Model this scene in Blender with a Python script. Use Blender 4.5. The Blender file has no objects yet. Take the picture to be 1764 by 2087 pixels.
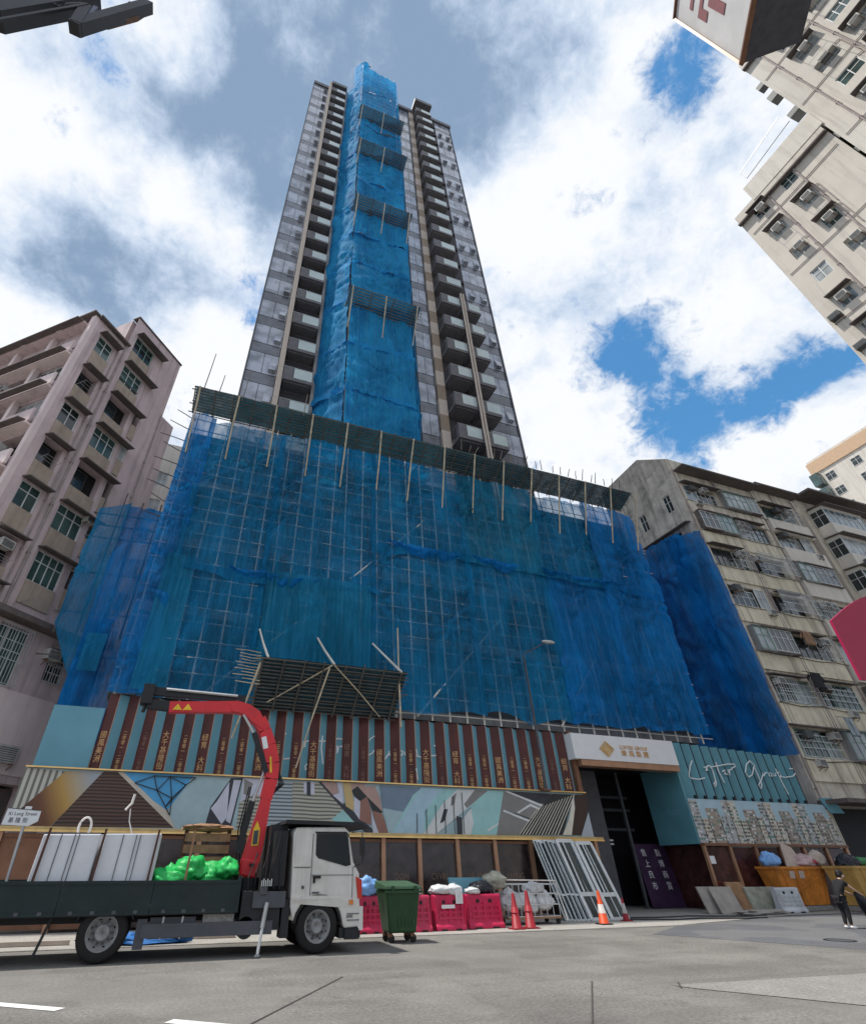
import bpy, bmesh, math, random
from mathutils import Vector, Matrix, noise

rnd = random.Random(11)
sc = bpy.context.scene
col = sc.collection
R = math.radians

# ------------------------------------------------------------------ camera
YAW, PITCH, CAM_H = R(19.2), R(36.0), 1.6
cam_d = bpy.data.cameras.new('camera')
cam = bpy.data.objects.new('camera', cam_d); col.objects.link(cam)
cam_d.sensor_width = 36.0
cam_d.lens = 36.0 * 1015 / 2087
cam_d.shift_x = 112 / 2087
cam_d.shift_y = -12.5 / 2087
cam_d.clip_start = 0.1; cam_d.clip_end = 4000
cy, sy, cp, sp = math.cos(YAW), math.sin(YAW), math.cos(PITCH), math.sin(PITCH)
fw = Vector((sy * cp, cy * cp, sp)); rt = Vector((cy, -sy, 0)); up = rt.cross(fw)
cam.matrix_world = Matrix(((rt.x, up.x, -fw.x, 0), (rt.y, up.y, -fw.y, 0), (rt.z, up.z, -fw.z, CAM_H), (0, 0, 0, 1)))
sc.camera = cam

# ------------------------------------------------------------------ light and sky
sc.view_settings.view_transform = 'Standard'
sc.view_settings.look = 'None'
sc.view_settings.exposure = 0.58
sc.view_settings.gamma = 1.0
sc.view_settings.use_curve_mapping = False
TO_SUN = Vector((-0.36, 0.06, 0.93)).normalized()
sun_d = bpy.data.lights.new('sun', 'SUN'); sun_d.energy = 3.0; sun_d.angle = R(2); sun_d.color = (1.0, 0.95, 0.87)
sun = bpy.data.objects.new('sun', sun_d); col.objects.link(sun)
sun.rotation_euler = TO_SUN.to_track_quat('Z', 'Y').to_euler()
sun.location = (0, 0, 200)
world = bpy.data.worlds.new('World'); sc.world = world; world.use_nodes = True

COVER = [[-0.0058, 0.2875, 0.9578, 0.97998, 0.5], [-0.1585, 0.35, 0.9232, 0.9937, 0.4], [0.1782, 0.1252, 0.976, 0.98453, 0.45], [-0.2529, 0.5552, 0.7923, 0.99214, 0.4], [-0.3767, 0.4194, 0.826, 0.99409, 0.45], [-0.2136, 0.2655, 0.9401, 0.99857, 0.35], [-0.1446, 0.4464, 0.8831, 0.99375, 0.4], [-0.3622, 0.6436, 0.6742, 0.99328, 0.4], [-0.0686, 0.6637, 0.7448, 0.9941, 0.4], [0.3378, 0.0948, 0.9364, 0.99252, 0.4], [0.4941, 0.3528, 0.7946, 0.99507, 0.3], [0.6272, 0.2218, 0.7467, 0.98995, 0.45], [0.3631, 0.273, 0.8908, 0.99427, 0.4], [0.5143, 0.5024, 0.6951, 0.99292, 0.4], [0.7922, 0.3527, 0.4981, 0.9968, 0.75], [0.7867, 0.3918, 0.477, 0.99807, 0.5], [0.811, 0.2473, 0.5301, 0.99911, 0.5], [0.7295, 0.1955, 0.6554, 0.99801, 0.4], [0.272, 0.2312, 0.9341, 0.99361, 0.3], [0.5226, 0.2324, 0.8203, 0.99673, 0.3], [0.473, 0.1579, 0.8668, 0.99919, 0.15], [0.711, 0.3284, 0.6218, 0.99951, 0.4], [0.5415, 0.1026, 0.8344, 0.99546, 0.3], [0.6243, 0.4981, 0.6017, 0.99606, 0.35], [0.4364, 0.2372, 0.8679, 0.99902, -0.5], [0.5602, 0.3805, 0.7358, 0.99774, -0.75], [0.6066, 0.3327, 0.722, 0.99791, -0.6], [0.6593, 0.3893, 0.6433, 0.99778, -0.6], [0.7217, 0.3758, 0.5813, 0.99735, -0.7], [0.4475, 0.0912, 0.8896, 0.9984, -0.6], [0.4716, 0.0409, 0.8808, 0.9989, -0.5], [0.737, 0.2741, 0.6178, 0.99772, -0.7], [-0.289, 0.3218, 0.9016, 0.99937, -0.55], [-0.3277, 0.389, 0.861, 0.99958, -0.35], [0.283, 0.1883, 0.9404, 0.99945, -0.6], [0.7583, 0.2239, 0.6123, 0.99876, -0.5], [0.8224, 0.28, 0.4953, 0.99949, -0.6], [0.4646, 0.3467, 0.8148, 0.99919, -0.35], [-0.0601, 0.5505, 0.8326, 0.99907, -0.45], [0.7939, 0.3102, 0.5231, 0.99931, -0.1], [0.5003, 0.0944, 0.8607, 0.99931, -0.4], [-0.034, 0.5876, 0.8084, 0.99937, -0.3]]
GRAY = [[-0.003, 0.2685, 0.9633, 0.97905, 1], [-0.1414, 0.3697, 0.9183, 0.99147, 0.7], [-0.2521, 0.5614, 0.7882, 0.99099, 0.75], [-0.3571, 0.5173, 0.7778, 0.99643, 0.6], [0.1827, 0.1343, 0.974, 0.98755, 0.6], [-0.1296, 0.6183, 0.7752, 0.99822, -0.5], [-0.1944, 0.2703, 0.9429, 0.99851, -1.0], [-0.3766, 0.4355, 0.8176, 0.99708, -0.9], [-0.1446, 0.4464, 0.8831, 0.99746, -0.9], [-0.2303, 0.4515, 0.8621, 0.99777, -0.6], [-0.0686, 0.6637, 0.7448, 0.99593, -0.6], [0.377, 0.2665, 0.8871, 0.99439, -0.7], [0.3585, 0.1028, 0.9279, 0.99782, -0.5], [0.5353, 0.4889, 0.6888, 0.99305, -0.4], [0.7903, 0.3483, 0.504, 0.99582, -1.0], [0.6318, 0.2184, 0.7437, 0.99389, -0.35], [0.4063, 0.3549, 0.842, 0.99788, 0.3], [0.5681, 0.3066, 0.7637, 0.99542, 0.3], [0.3304, 0.1439, 0.9328, 0.99759, 0.4], [-0.363, 0.638, 0.6791, 0.99708, -0.8], [0.7973, 0.3657, 0.4801, 0.99858, 0.7], [0.8052, 0.2823, 0.5215, 0.99976, -0.5]]

def build_sky():
    nt = world.node_tree; N = nt.nodes; L = nt.links; N.clear()
    def nd(t, **k):
        n = N.new(t)
        for a, b in k.items(): setattr(n, a, b)
        return n
    def inp(s, v):
        if hasattr(v, 'is_linked') or hasattr(v, 'node'): L.new(v, s)
        else: s.default_value = v
    def mth(op, a, b=0.0, c=None, clamp=False):
        n = nd('ShaderNodeMath', operation=op, use_clamp=clamp); inp(n.inputs[0], a); inp(n.inputs[1], b)
        if c is not None: inp(n.inputs[2], c)
        return n.outputs[0]
    def smooth(x, a, b, lo=0.0, hi=1.0):
        n = nd('ShaderNodeMapRange', interpolation_type='SMOOTHSTEP'); inp(n.inputs[0], x)
        for i, v in enumerate((a, b, lo, hi)): n.inputs[i + 1].default_value = v
        return n.outputs[0]
    out = nd('ShaderNodeOutputWorld'); bg = nd('ShaderNodeBackground'); L.new(bg.outputs[0], out.inputs[0])
    bg.inputs[1].default_value = 0.1
    sky = nd('ShaderNodeTexSky', sky_type='NISHITA', sun_disc=False)
    sky.sun_elevation = math.asin(TO_SUN.z); sky.sun_rotation = math.atan2(TO_SUN.x, TO_SUN.y)
    sky.air_density = 1.0; sky.dust_density = 0.6; sky.ozone_density = 1.6
    tc = nd('ShaderNodeTexCoord'); D = tc.outputs['Generated']
    sep = nd('ShaderNodeSeparateXYZ'); L.new(D, sep.inputs[0])
    zc = mth('MAXIMUM', sep.outputs[2], 0.12)
    px = mth('DIVIDE', sep.outputs[0], zc); py = mth('DIVIDE', sep.outputs[1], zc)
    cmb = nd('ShaderNodeCombineXYZ'); L.new(px, cmb.inputs[0]); L.new(py, cmb.inputs[1])
    # direction blended with the cloud-layer plane: clouds flatten towards the horizon
    dm = nd('ShaderNodeVectorMath', operation='SCALE'); L.new(D, dm.inputs[0]); dm.inputs[3].default_value = 2.6
    pm = nd('ShaderNodeVectorMath', operation='SCALE'); L.new(cmb.outputs[0], pm.inputs[0]); pm.inputs[3].default_value = 0.6
    ad = nd('ShaderNodeVectorMath', operation='ADD'); L.new(dm.outputs[0], ad.inputs[0]); L.new(pm.outputs[0], ad.inputs[1])
    P = ad.outputs[0]
    def nz(scale, detail, rough, dist, off):
        o = nd('ShaderNodeVectorMath', operation='ADD'); L.new(P, o.inputs[0]); o.inputs[1].default_value = off
        n = nd('ShaderNodeTexNoise'); L.new(o.outputs[0], n.inputs['Vector'])
        n.inputs['Scale'].default_value = scale; n.inputs['Detail'].default_value = detail
        n.inputs['Roughness'].default_value = rough; n.inputs['Distortion'].default_value = dist
        return n.outputs[0]
    n1 = nz(1.7, 9, 0.58, 0.25, (3.1, 1.7, 0.4))
    n2 = nz(4.2, 8, 0.62, 0.35, (7.3, 2.2, 5.1))
    n3 = nz(2.3, 6, 0.55, 0.2, (0.3, 9.2, 2.1))
    n4 = nz(10.0, 8, 0.68, 0.5, (1.3, 4.2, 8.1))
    n5 = nz(3.3, 9, 0.6, 0.45, (5.3, 0.7, 3.3))
    def blobs(lst):
        acc = None
        for x, y, z, e, a in lst:
            if lst is COVER and a < 0: a *= 0.84
            dt = nd('ShaderNodeVectorMath', operation='DOT_PRODUCT'); L.new(D, dt.inputs[0]); dt.inputs[1].default_value = (x, y, z)
            ang = 1 - e
            s = smooth(dt.outputs['Value'], 1 - ang * 2.4, 1.0, 0.0, a)
            acc = s if acc is None else mth('ADD', acc, s)
        return acc
    fine = mth('ADD', mth('MULTIPLY', mth('SUBTRACT', n2, 0.5), 1.5), mth('MULTIPLY', mth('SUBTRACT', n4, 0.5), 1.15))
    big = mth('MULTIPLY', mth('SUBTRACT', n1, 0.5), 1.3)
    dens = mth('ADD', mth('ADD', mth('MULTIPLY', blobs(COVER), 0.9), fine), mth('ADD', big, 0.42))
    cover = smooth(dens, -0.12, 0.56)
    g = mth('ADD', blobs(GRAY), mth('ADD', mth('MULTIPLY', mth('SUBTRACT', n3, 0.5), 1.9), mth('MULTIPLY', fine, 0.75)))
    # thick cores shade grey-blue, edges stay bright
    g = mth('ADD', g, mth('MULTIPLY', mth('SUBTRACT', dens, 0.7), 0.12))
    g = mth('ADD', g, mth('ADD', mth('MULTIPLY', mth('SUBTRACT', n1, 0.5), 0.9), mth('MULTIPLY', mth('SUBTRACT', n5, 0.5), 1.3)))
    gray = smooth(g, -0.4, 1.5)
    ramp = nd('ShaderNodeValToRGB'); L.new(gray, ramp.inputs[0])
    cr = ramp.color_ramp; cr.elements[0].position = 0.0; cr.elements[0].color = (6.5, 6.65, 6.9, 1)
    cr.elements[1].position = 1.0; cr.elements[1].color = (1.75, 2.5, 3.6, 1)
    e = cr.elements.new(0.35); e.color = (4.6, 5.25, 6.2, 1)
    e = cr.elements.new(0.7); e.color = (3.1, 3.85, 5.0, 1)
    tint = nd('ShaderNodeMix', data_type='RGBA', blend_type='MULTIPLY'); tint.inputs[0].default_value = 1.0
    L.new(sky.outputs[0], tint.inputs[6]); tint.inputs[7].default_value = (0.62, 1.2, 1.38, 1)
    lim = nd('ShaderNodeMix', data_type='RGBA', blend_type='DARKEN'); lim.inputs[0].default_value = 1.0; L.new(tint.outputs[2], lim.inputs[6]); lim.inputs[7].default_value = (0.75, 2.15, 4.6, 1)
    mx = nd('ShaderNodeMix', data_type='RGBA'); L.new(cover, mx.inputs[0])
    L.new(lim.outputs[2], mx.inputs[6]); L.new(ramp.outputs[0], mx.inputs[7])
    L.new(mx.outputs[2], bg.inputs[0])
build_sky()

# ------------------------------------------------------------------ helpers
MATS = {}
def nodes_of(name):
    m = bpy.data.materials.new(name); m.use_nodes = True
    nt = m.node_tree; b = nt.nodes['Principled BSDF']; MATS[name] = m
    return m, nt, b
def noise_node(nt, scale, detail=4, rough=0.55, stretch=(1, 1, 1), off=(0, 0, 0)):
    g = nt.nodes.new('ShaderNodeNewGeometry')
    mp = nt.nodes.new('ShaderNodeMapping'); mp.inputs['Scale'].default_value = stretch; mp.inputs['Location'].default_value = off
    nt.links.new(g.outputs['Position'], mp.inputs['Vector'])
    n = nt.nodes.new('ShaderNodeTexNoise'); n.inputs['Scale'].default_value = scale
    n.inputs['Detail'].default_value = detail; n.inputs['Roughness'].default_value = rough
    nt.links.new(mp.outputs[0], n.inputs['Vector'])
    return n.outputs[0]
def map_range(nt, x, a, b, lo, hi):
    n = nt.nodes.new('ShaderNodeMapRange'); nt.links.new(x, n.inputs[0])
    for i, v in enumerate((a, b, lo, hi)): n.inputs[i + 1].default_value = v
    return n.outputs[0]
def mix_rgb(nt, fac, a, b, blend='MIX'):
    n = nt.nodes.new('ShaderNodeMix'); n.data_type = 'RGBA'; n.blend_type = blend
    for s, v in ((n.inputs[0], fac), (n.inputs[6], a), (n.inputs[7], b)):
        if hasattr(v, 'node'): nt.links.new(v, s)
        else: s.default_value = v if not isinstance(v, tuple) or len(v) == 4 else (*v, 1)
    return n.outputs[2]
def mat(name, c, rough=0.7, metal=0.0, var=0.18, scale=2.5, bump=0.0, bscale=30, streak=0.0, streak_col=None, spec=0.4, dirt=0.0, dirt_col=(0.03, 0.025, 0.02)):
    m, nt, b = nodes_of(name)
    n = noise_node(nt, scale, 6, 0.6)
    k = map_range(nt, n, 0.3, 0.7, 1 - var, 1 + var)
    cc = nt.nodes.new('ShaderNodeCombineColor')
    for i in range(3): nt.links.new(k, cc.inputs[i])
    colr = mix_rgb(nt, 1.0, tuple(c), cc.outputs[0], 'MULTIPLY')
    if streak:
        s = noise_node(nt, 1.0, 5, 0.65, (2.6, 2.6, 0.16))
        f = map_range(nt, s, 0.5, 0.72, 0.0, streak)
        colr = mix_rgb(nt, f, colr, streak_col or (0.05, 0.045, 0.04))
    if dirt:
        s = noise_node(nt, 0.9, 8, 0.7, off=(4, 3, 9))
        f = map_range(nt, s, 0.5, 0.7, 0.0, dirt)
        colr = mix_rgb(nt, f, colr, dirt_col)
    nt.links.new(colr, b.inputs['Base Color'])
    b.inputs['Roughness'].default_value = rough; b.inputs['Metallic'].default_value = metal
    b.inputs['Specular IOR Level'].default_value = spec
    if bump:
        h = noise_node(nt, bscale, 5, 0.6)
        bn = nt.nodes.new('ShaderNodeBump'); bn.inputs['Strength'].default_value = bump; bn.inputs['Distance'].default_value = 0.02
        nt.links.new(h, bn.inputs['Height']); nt.links.new(bn.outputs[0], b.inputs['Normal'])
    return m
def M(n): return MATS[n]

class MB:
    """collects faces; .mesh() makes a mesh, .obj() links it as one object"""
    def __init__(s): s.v = []; s.f = []; s.mi = []
    def poly(s, pts, mi=0):
        b = len(s.v); s.v += [tuple(p) for p in pts]; s.f.append(tuple(range(b, b + len(pts)))); s.mi.append(mi); return s
    def box(s, x0, x1, y0, y1, z0, z1, mi=0, T=None):
        b = len(s.v)
        P = [(x, y, z) for z in (z0, z1) for y in (y0, y1) for x in (x0, x1)]
        if T is not None: P = [tuple(T @ Vector(p)) for p in P]
        s.v += P
        for q in ((0, 2, 3, 1), (4, 5, 7, 6), (0, 1, 5, 4), (2, 6, 7, 3), (0, 4, 6, 2), (1, 3, 7, 5)):
            s.f.append(tuple(b + i for i in q)); s.mi.append(mi)
        return s
    def hexa(s, A, B, mi=0):
        """two quads of four points each, joined"""
        b = len(s.v); s.v += [tuple(p) for p in A] + [tuple(p) for p in B]
        for q in ((3, 2, 1, 0), (4, 5, 6, 7), (0, 1, 5, 4), (1, 2, 6, 5), (2, 3, 7, 6), (3, 0, 4, 7)):
            s.f.append(tuple(b + i for i in q)); s.mi.append(mi)
        return s
    def bar(s, p0, p1, w, d, mi=0, upv=(0, 0, 1), w1=None, d1=None):
        """tapering rectangular bar"""
        p0, p1 = Vector(p0), Vector(p1); a = (p1 - p0).normalized(); u = Vector(upv)
        if abs(a.dot(u)) > 0.95: u = Vector((0, 1, 0))
        sx = a.cross(u).normalized(); sz = sx.cross(a).normalized()
        w1 = w if w1 is None else w1; d1 = d if d1 is None else d1
        A = [p0 + sx * i * w / 2 + sz * j * d / 2 for i, j in ((-1, -1), (1, -1), (1, 1), (-1, 1))]
        B = [p1 + sx * i * w1 / 2 + sz * j * d1 / 2 for i, j in ((-1, -1), (1, -1), (1, 1), (-1, 1))]
        return s.hexa(A, B, mi)
    def tube(s, pts, r, n=6, mi=0, r1=None, cap=True):
        pts = [Vector(p) for p in pts]; k = len(pts); base = len(s.v)
        for i, p in enumerate(pts):
            a = (pts[min(i + 1, k - 1)] - pts[max(i - 1, 0)]).normalized()
            u = Vector((0, 0, 1)) if abs(a.z) < 0.9 else Vector((0, 1, 0))
            sx = a.cross(u).normalized(); sz = sx.cross(a)
            rr = r if r1 is None else r + (r1 - r) * i / max(1, k - 1)
            for j in range(n):
                t = 2 * math.pi * j / n; s.v.append(tuple(p + sx * math.cos(t) * rr + sz * math.sin(t) * rr))
        for i in range(k - 1):
            for j in range(n):
                a, b_ = base + i * n + j, base + i * n + (j + 1) % n
                s.f.append((a, b_, b_ + n, a + n)); s.mi.append(mi)
        if cap:
            s.f.append(tuple(base + j for j in range(n))[::-1]); s.mi.append(mi)
            s.f.append(tuple(base + (k - 1) * n + j for j in range(n))); s.mi.append(mi)
        return s
    def extr(s, prof, y0, y1, mi=0):
        """profile of (x, z) extruded along y"""
        n = len(prof); b = len(s.v)
        s.v += [(x, y0, z) for x, z in prof] + [(x, y1, z) for x, z in prof]
        s.f.append(tuple(range(b, b + n))); s.mi.append(mi); s.f.append(tuple(range(b + 2 * n - 1, b + n - 1, -1))); s.mi.append(mi)
        for i in range(n):
            j = (i + 1) % n; s.f.append((b + j, b + i, b + n + i, b + n + j)); s.mi.append(mi)
        return s
    def lathe(s, prof, c=(0, 0, 0), n=20, axis='z', mi=0, cap=True):
        """profile of (radius, height)"""
        b = len(s.v); k = len(prof); c = Vector(c)
        for r, h in prof:
            for j in range(n):
                t = 2 * math.pi * j / n; x, y = r * math.cos(t), r * math.sin(t)
                s.v.append(tuple(c + (Vector((x, y, h)) if axis == 'z' else Vector((x, h, y)))))
        for i in range(k - 1):
            for j in range(n):
                a, d = b + i * n + j, b + i * n + (j + 1) % n
                q = (a, d, d + n, a + n); s.f.append(q if axis == 'z' else q[::-1]); s.mi.append(mi)
        for i in (0, k - 1):
            if cap and prof[i][0] > 1e-4: s.f.append(tuple(b + i * n + j for j in range(n))); s.mi.append(mi)
        return s
    def lump(s, c, rx, ry, rz, seed, amp=0.25, fr=2.2, nu=14, nv=9, mi=0):
        b = len(s.v)
        for i in range(nv + 1):
            ph = math.pi * i / nv
            for j in range(nu):
                t = 2 * math.pi * j / nu
                d = Vector((math.sin(ph) * math.cos(t), math.sin(ph) * math.sin(t), math.cos(ph)))
                k = 1 + amp * noise.noise(d * fr + Vector((seed * 3.7, seed, 0))) + amp * 0.6 * noise.noise(d * fr * 2.7 + Vector((seed, 5.1, seed)))
                s.v.append((c[0] + d.x * rx * k, c[1] + d.y * ry * k, c[2] + d.z * rz * k))
        for i in range(nv):
            for j in range(nu):
                a, d = b + i * nu + j, b + i * nu + (j + 1) % nu
                s.f.append((a, a + nu, d + nu, d)); s.mi.append(mi)
        return s
    def sack(s, c, rx, ry, rz, seed, nu=40, nv=26):
        """tied plastic bag: slumped body, creases running to the knot"""
        b = len(s.v); sv = Vector((seed * 3.7, seed * 1.3, seed * .7))
        for i in range(nv + 1):
            ph = math.pi * i / nv
            for j in range(nu):
                t = 2 * math.pi * j / nu
                d = Vector((math.sin(ph) * math.cos(t), math.sin(ph) * math.sin(t), math.cos(ph)))
                k = 1 + .3 * noise.noise(d * 1.6 + sv) + .13 * noise.noise(d * 4.5 + sv)
                q = Vector((math.cos(t) * 5, math.sin(t) * 5, ph * 1.2)) + sv
                k += (.1 * (1 - 2 * abs(noise.noise(q))) + .06 * (1 - 2 * abs(noise.noise(q * 2.3)))) * math.sin(ph)
                z = d.z * rz * k
                if z < 0: z *= .75
                s.v.append((c[0] + d.x * rx * k, c[1] + d.y * ry * k, c[2] + z + (.18 * rz if i == 0 else 0)))
        for i in range(nv):
            for j in range(nu):
                a, d = b + i * nu + j, b + i * nu + (j + 1) % nu
                s.f.append((a, a + nu, d + nu, d)); s.mi.append(0)
        return s
    def grid(s, fn, nu, nv, mi=0):
        b = len(s.v)
        for j in range(nv + 1):
            for i in range(nu + 1): s.v.append(tuple(fn(i / nu, j / nv)))
        for j in range(nv):
            for i in range(nu):
                a = b + j * (nu + 1) + i; s.f.append((a, a + 1, a + nu + 2, a + nu + 1)); s.mi.append(mi)
        return s
    def mesh(s, name, mats, smooth=False):
        me = bpy.data.meshes.new(name); me.from_pydata(s.v, [], s.f)
        for m in (mats if isinstance(mats, (list, tuple)) else [mats]): me.materials.append(M(m) if isinstance(m, str) else m)
        if any(s.mi): me.polygons.foreach_set('material_index', s.mi)
        if smooth: me.polygons.foreach_set('use_smooth', [True] * len(s.f))
        me.update(); return me
    def obj(s, name, mats, parent=None, smooth=False, **k):
        return add(s.mesh(name, mats, smooth), name, parent, **k)

def world_off(o):
    v = Vector((0, 0, 0))
    while o is not None: v += o.location; o = o.parent
    return v
def add(me, name, parent=None, loc=None, rotz=0.0, label=None, cat=None, group=None, kind=None):
    """loc=None: the mesh is in world coordinates, whatever its (unrotated) parent"""
    o = bpy.data.objects.new(name, me); col.objects.link(o)
    if parent is not None: o.parent = parent
    o.location = Vector(loc) if loc is not None else (-world_off(parent) if parent is not None else Vector((0, 0, 0)))
    if rotz: o.rotation_euler = (0, 0, rotz)
    return tag(o, label, cat, group, kind)
def tag(o, label=None, cat=None, group=None, kind=None):
    for k, v in (('label', label), ('category', cat), ('group', group), ('kind', kind)):
        if v: o[k] = v
    return o
def thing(name, label, cat, loc=(0, 0, 0), rotz=0.0, group=None):
    o = bpy.data.objects.new(name, None); col.objects.link(o); o.empty_display_size = 0.3
    o.location = loc; o.rotation_euler = (0, 0, rotz)
    return tag(o, label, cat, group)
def copy_tree(o, parent=None):
    c = o.copy(); col.objects.link(c)
    if parent is not None: c.parent = parent
    for ch in list(o.children): copy_tree(ch, c)
    return c
def text_mesh(body, size, m, T, extrude=0.006, align='CENTER', sx=1.0):
    cu = bpy.data.curves.new('lettering', 'FONT'); cu.body = body; cu.size = size; cu.extrude = extrude
    cu.align_x = align; cu.align_y = 'CENTER'; cu.space_line = 1.0; cu.resolution_u = 2
    o = bpy.data.objects.new('lettering', cu); col.objects.link(o); bpy.context.view_layer.update()
    me = bpy.data.meshes.new_from_object(o.evaluated_get(bpy.context.evaluated_depsgraph_get()))
    bpy.data.objects.remove(o); bpy.data.curves.remove(cu)
    me.transform(T @ Matrix.Diagonal((sx, 1, 1, 1)))
    me.materials.clear(); me.materials.append(M(m)); me.name = 'lettering'
    return me
def wall_T(x, y, z, ang=0.0):
    """matrix that stands flat text up on a wall facing -Y, turned by ang about Z"""
    return Matrix.Translation((x, y, z)) @ Matrix.Rotation(ang, 4, 'Z') @ Matrix.Rotation(R(90), 4, 'X')

# ------------------------------------------------------------------ materials
mat('asphalt', (0.185, 0.178, 0.165), 0.9, var=0.22, scale=0.45, bump=0.8, bscale=45, dirt=0.45, dirt_col=(0.11, 0.105, 0.1))
mat('asphalt_dark', (0.115, 0.118, 0.13), 0.85, var=0.14, scale=0.8, bump=0.4, bscale=60)
mat('concrete_pale', (0.235, 0.228, 0.215), 0.85, var=0.12, scale=1.2, bump=0.2, dirt=0.2, dirt_col=(0.2, 0.19, 0.17))
mat('paving', (0.35, 0.335, 0.31), 0.85, var=0.15, scale=1.5, bump=0.3, dirt=0.3, dirt_col=(0.2, 0.18, 0.16))
mat('road_paint', (0.72, 0.72, 0.7), 0.7, var=0.1, scale=8, dirt=0.2, dirt_col=(0.3, 0.3, 0.29))
mat('joint', (0.06, 0.058, 0.055), 0.9)
mat('pink_wall', (0.6, 0.485, 0.49), 0.85, var=0.1, scale=1.0, bump=0.15, bscale=8, streak=0.55, streak_col=(0.2, 0.16, 0.16), dirt=0.15, dirt_col=(0.22, 0.18, 0.17))
mat('pink_pale', (0.74, 0.62, 0.61), 0.85, var=0.08, scale=1.0, streak=0.25, streak_col=(0.3, 0.25, 0.24))
mat('tan_panel', (0.4, 0.325, 0.265), 0.85, var=0.12, streak=0.4, streak_col=(0.12, 0.1, 0.09))
mat('old_wall', (0.68, 0.62, 0.52), 0.9, var=0.14, scale=1.2, bump=0.2, bscale=8, streak=0.85, streak_col=(0.14, 0.12, 0.105), dirt=0.35, dirt_col=(0.24, 0.2, 0.16))
mat('old_yellow', (0.74, 0.68, 0.53), 0.9, var=0.12, scale=1.2, streak=0.75, streak_col=(0.2, 0.17, 0.13), dirt=0.25, dirt_col=(0.26, 0.22, 0.17))
mat('gable_wall', (0.56, 0.52, 0.46), 0.92, var=0.25, scale=0.8, bump=0.2, bscale=6, streak=0.75, streak_col=(0.07, 0.067, 0.065), dirt=0.6, dirt_col=(0.1, 0.095, 0.09))
mat('beige_wall', (0.62, 0.575, 0.51), 0.85, var=0.06, scale=0.7, streak=0.45, streak_col=(0.3, 0.28, 0.25))
mat('beige_pale', (0.68, 0.64, 0.575), 0.85, var=0.06, scale=0.7, streak=0.5, streak_col=(0.36, 0.33, 0.29))
mat('orange_wall', (0.6, 0.42, 0.28), 0.85, var=0.08)
mat('canopy', (0.125, 0.105, 0.1), 0.8, var=0.25)
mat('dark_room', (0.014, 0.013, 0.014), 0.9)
mat('frame_white', (0.62, 0.64, 0.64), 0.5, var=0.1)
mat('frame_green', (0.2, 0.33, 0.28), 0.5)
mat('frame_dark', (0.05, 0.05, 0.055), 0.5)
mat('steel', (0.42, 0.43, 0.44), 0.4, 0.7, var=0.12)
mat('grille', (0.55, 0.57, 0.58), 0.45, 0.3)
mat('pipe', (0.33, 0.28, 0.27), 0.7)
mat('ac_white', (0.55, 0.545, 0.52), 0.6, dirt=0.3)
mat('ac_dark', (0.09, 0.1, 0.105), 0.6)
mat('rust', (0.16, 0.085, 0.055), 0.85, var=0.3)
def grain(name, amt):
    m = M(name); nt = m.node_tree; b = nt.nodes['Principled BSDF']; src = b.inputs['Base Color'].links[0].from_socket
    f = map_range(nt, noise_node(nt, 17.0, 4, 0.85), 0.3, 0.7, 1 - amt, 1 + amt); cc = nt.nodes.new('ShaderNodeCombineColor')
    for i in range(3): nt.links.new(f, cc.inputs[i])
    c1 = mix_rgb(nt, 1.0, src, cc.outputs[0], 'MULTIPLY')
    if name.startswith('asphalt'):   # tyre-polished lanes, oil spots, old patches
        c1 = mix_rgb(nt, map_range(nt, noise_node(nt, 1.0, 3, 0.6, (0.1, 1.1, 1)), 0.42, 0.68, 0, 0.45), c1, (0.1, 0.097, 0.093))
        c1 = mix_rgb(nt, map_range(nt, noise_node(nt, 1.6, 5, 0.6, off=(2, 7, 0)), 0.63, 0.74, 0, 0.6), c1, (0.06, 0.058, 0.056))
        c1 = mix_rgb(nt, map_range(nt, noise_node(nt, 0.35, 2, 0.4, off=(9, 1, 0)), 0.52, 0.54, 0, 0.22), c1, (0.27, 0.26, 0.245))
    nt.links.new(c1, b.inputs['Base Color'])
for n_ in ('asphalt', 'asphalt_dark', 'paving', 'concrete_pale'): grain(n_, 0.5)
def glass(name, c, rough=0.12):
    m, nt, b = nodes_of(name)
    n = noise_node(nt, 0.9, 2)
    colr = mix_rgb(nt, map_range(nt, n, 0.35, 0.65, 0, 1), tuple(x * 0.45 for x in c), tuple(c))
    nt.links.new(colr, b.inputs['Base Color']); b.inputs['Roughness'].default_value = rough; b.inputs['Specular IOR Level'].default_value = 0.8
    w = noise_node(nt, 0.8, 1); bn = nt.nodes.new('ShaderNodeBump'); bn.inputs['Strength'].default_value = 0.08; bn.inputs['Distance'].default_value = 0.1
    nt.links.new(w, bn.inputs['Height']); nt.links.new(bn.outputs[0], b.inputs['Normal'])
glass('glass_dark', (0.035, 0.05, 0.055)); glass('cab_glass', (0.008, 0.011, 0.012), 0.06); M('cab_glass').node_tree.nodes['Principled BSDF'].inputs['Specular IOR Level'].default_value = 0.3; glass('glass_teal', (0.07, 0.13, 0.125)); glass('glass_blue', (0.2, 0.27, 0.31)); glass('glass_pale', (0.4, 0.45, 0.47), 0.3)
glass('tower_glass', (0.42, 0.46, 0.55), 0.14); glass('tower_band', (0.13, 0.14, 0.175), 0.25)
mat('tower_frame', (0.1, 0.1, 0.115), 0.5)
mat('fin_beige', (0.5, 0.43, 0.37), 0.7, var=0.06)
mat('fin_brown', (0.26, 0.2, 0.15), 0.6, var=0.08)
mat('tower_slab', (0.13, 0.125, 0.135), 0.7)
mat('balustrade', (0.45, 0.53, 0.53), 0.15, var=0.12, scale=0.5)
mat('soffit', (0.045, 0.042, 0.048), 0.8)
mat('concrete_grey', (0.26, 0.26, 0.26), 0.9, var=0.15, streak=0.4)
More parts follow.
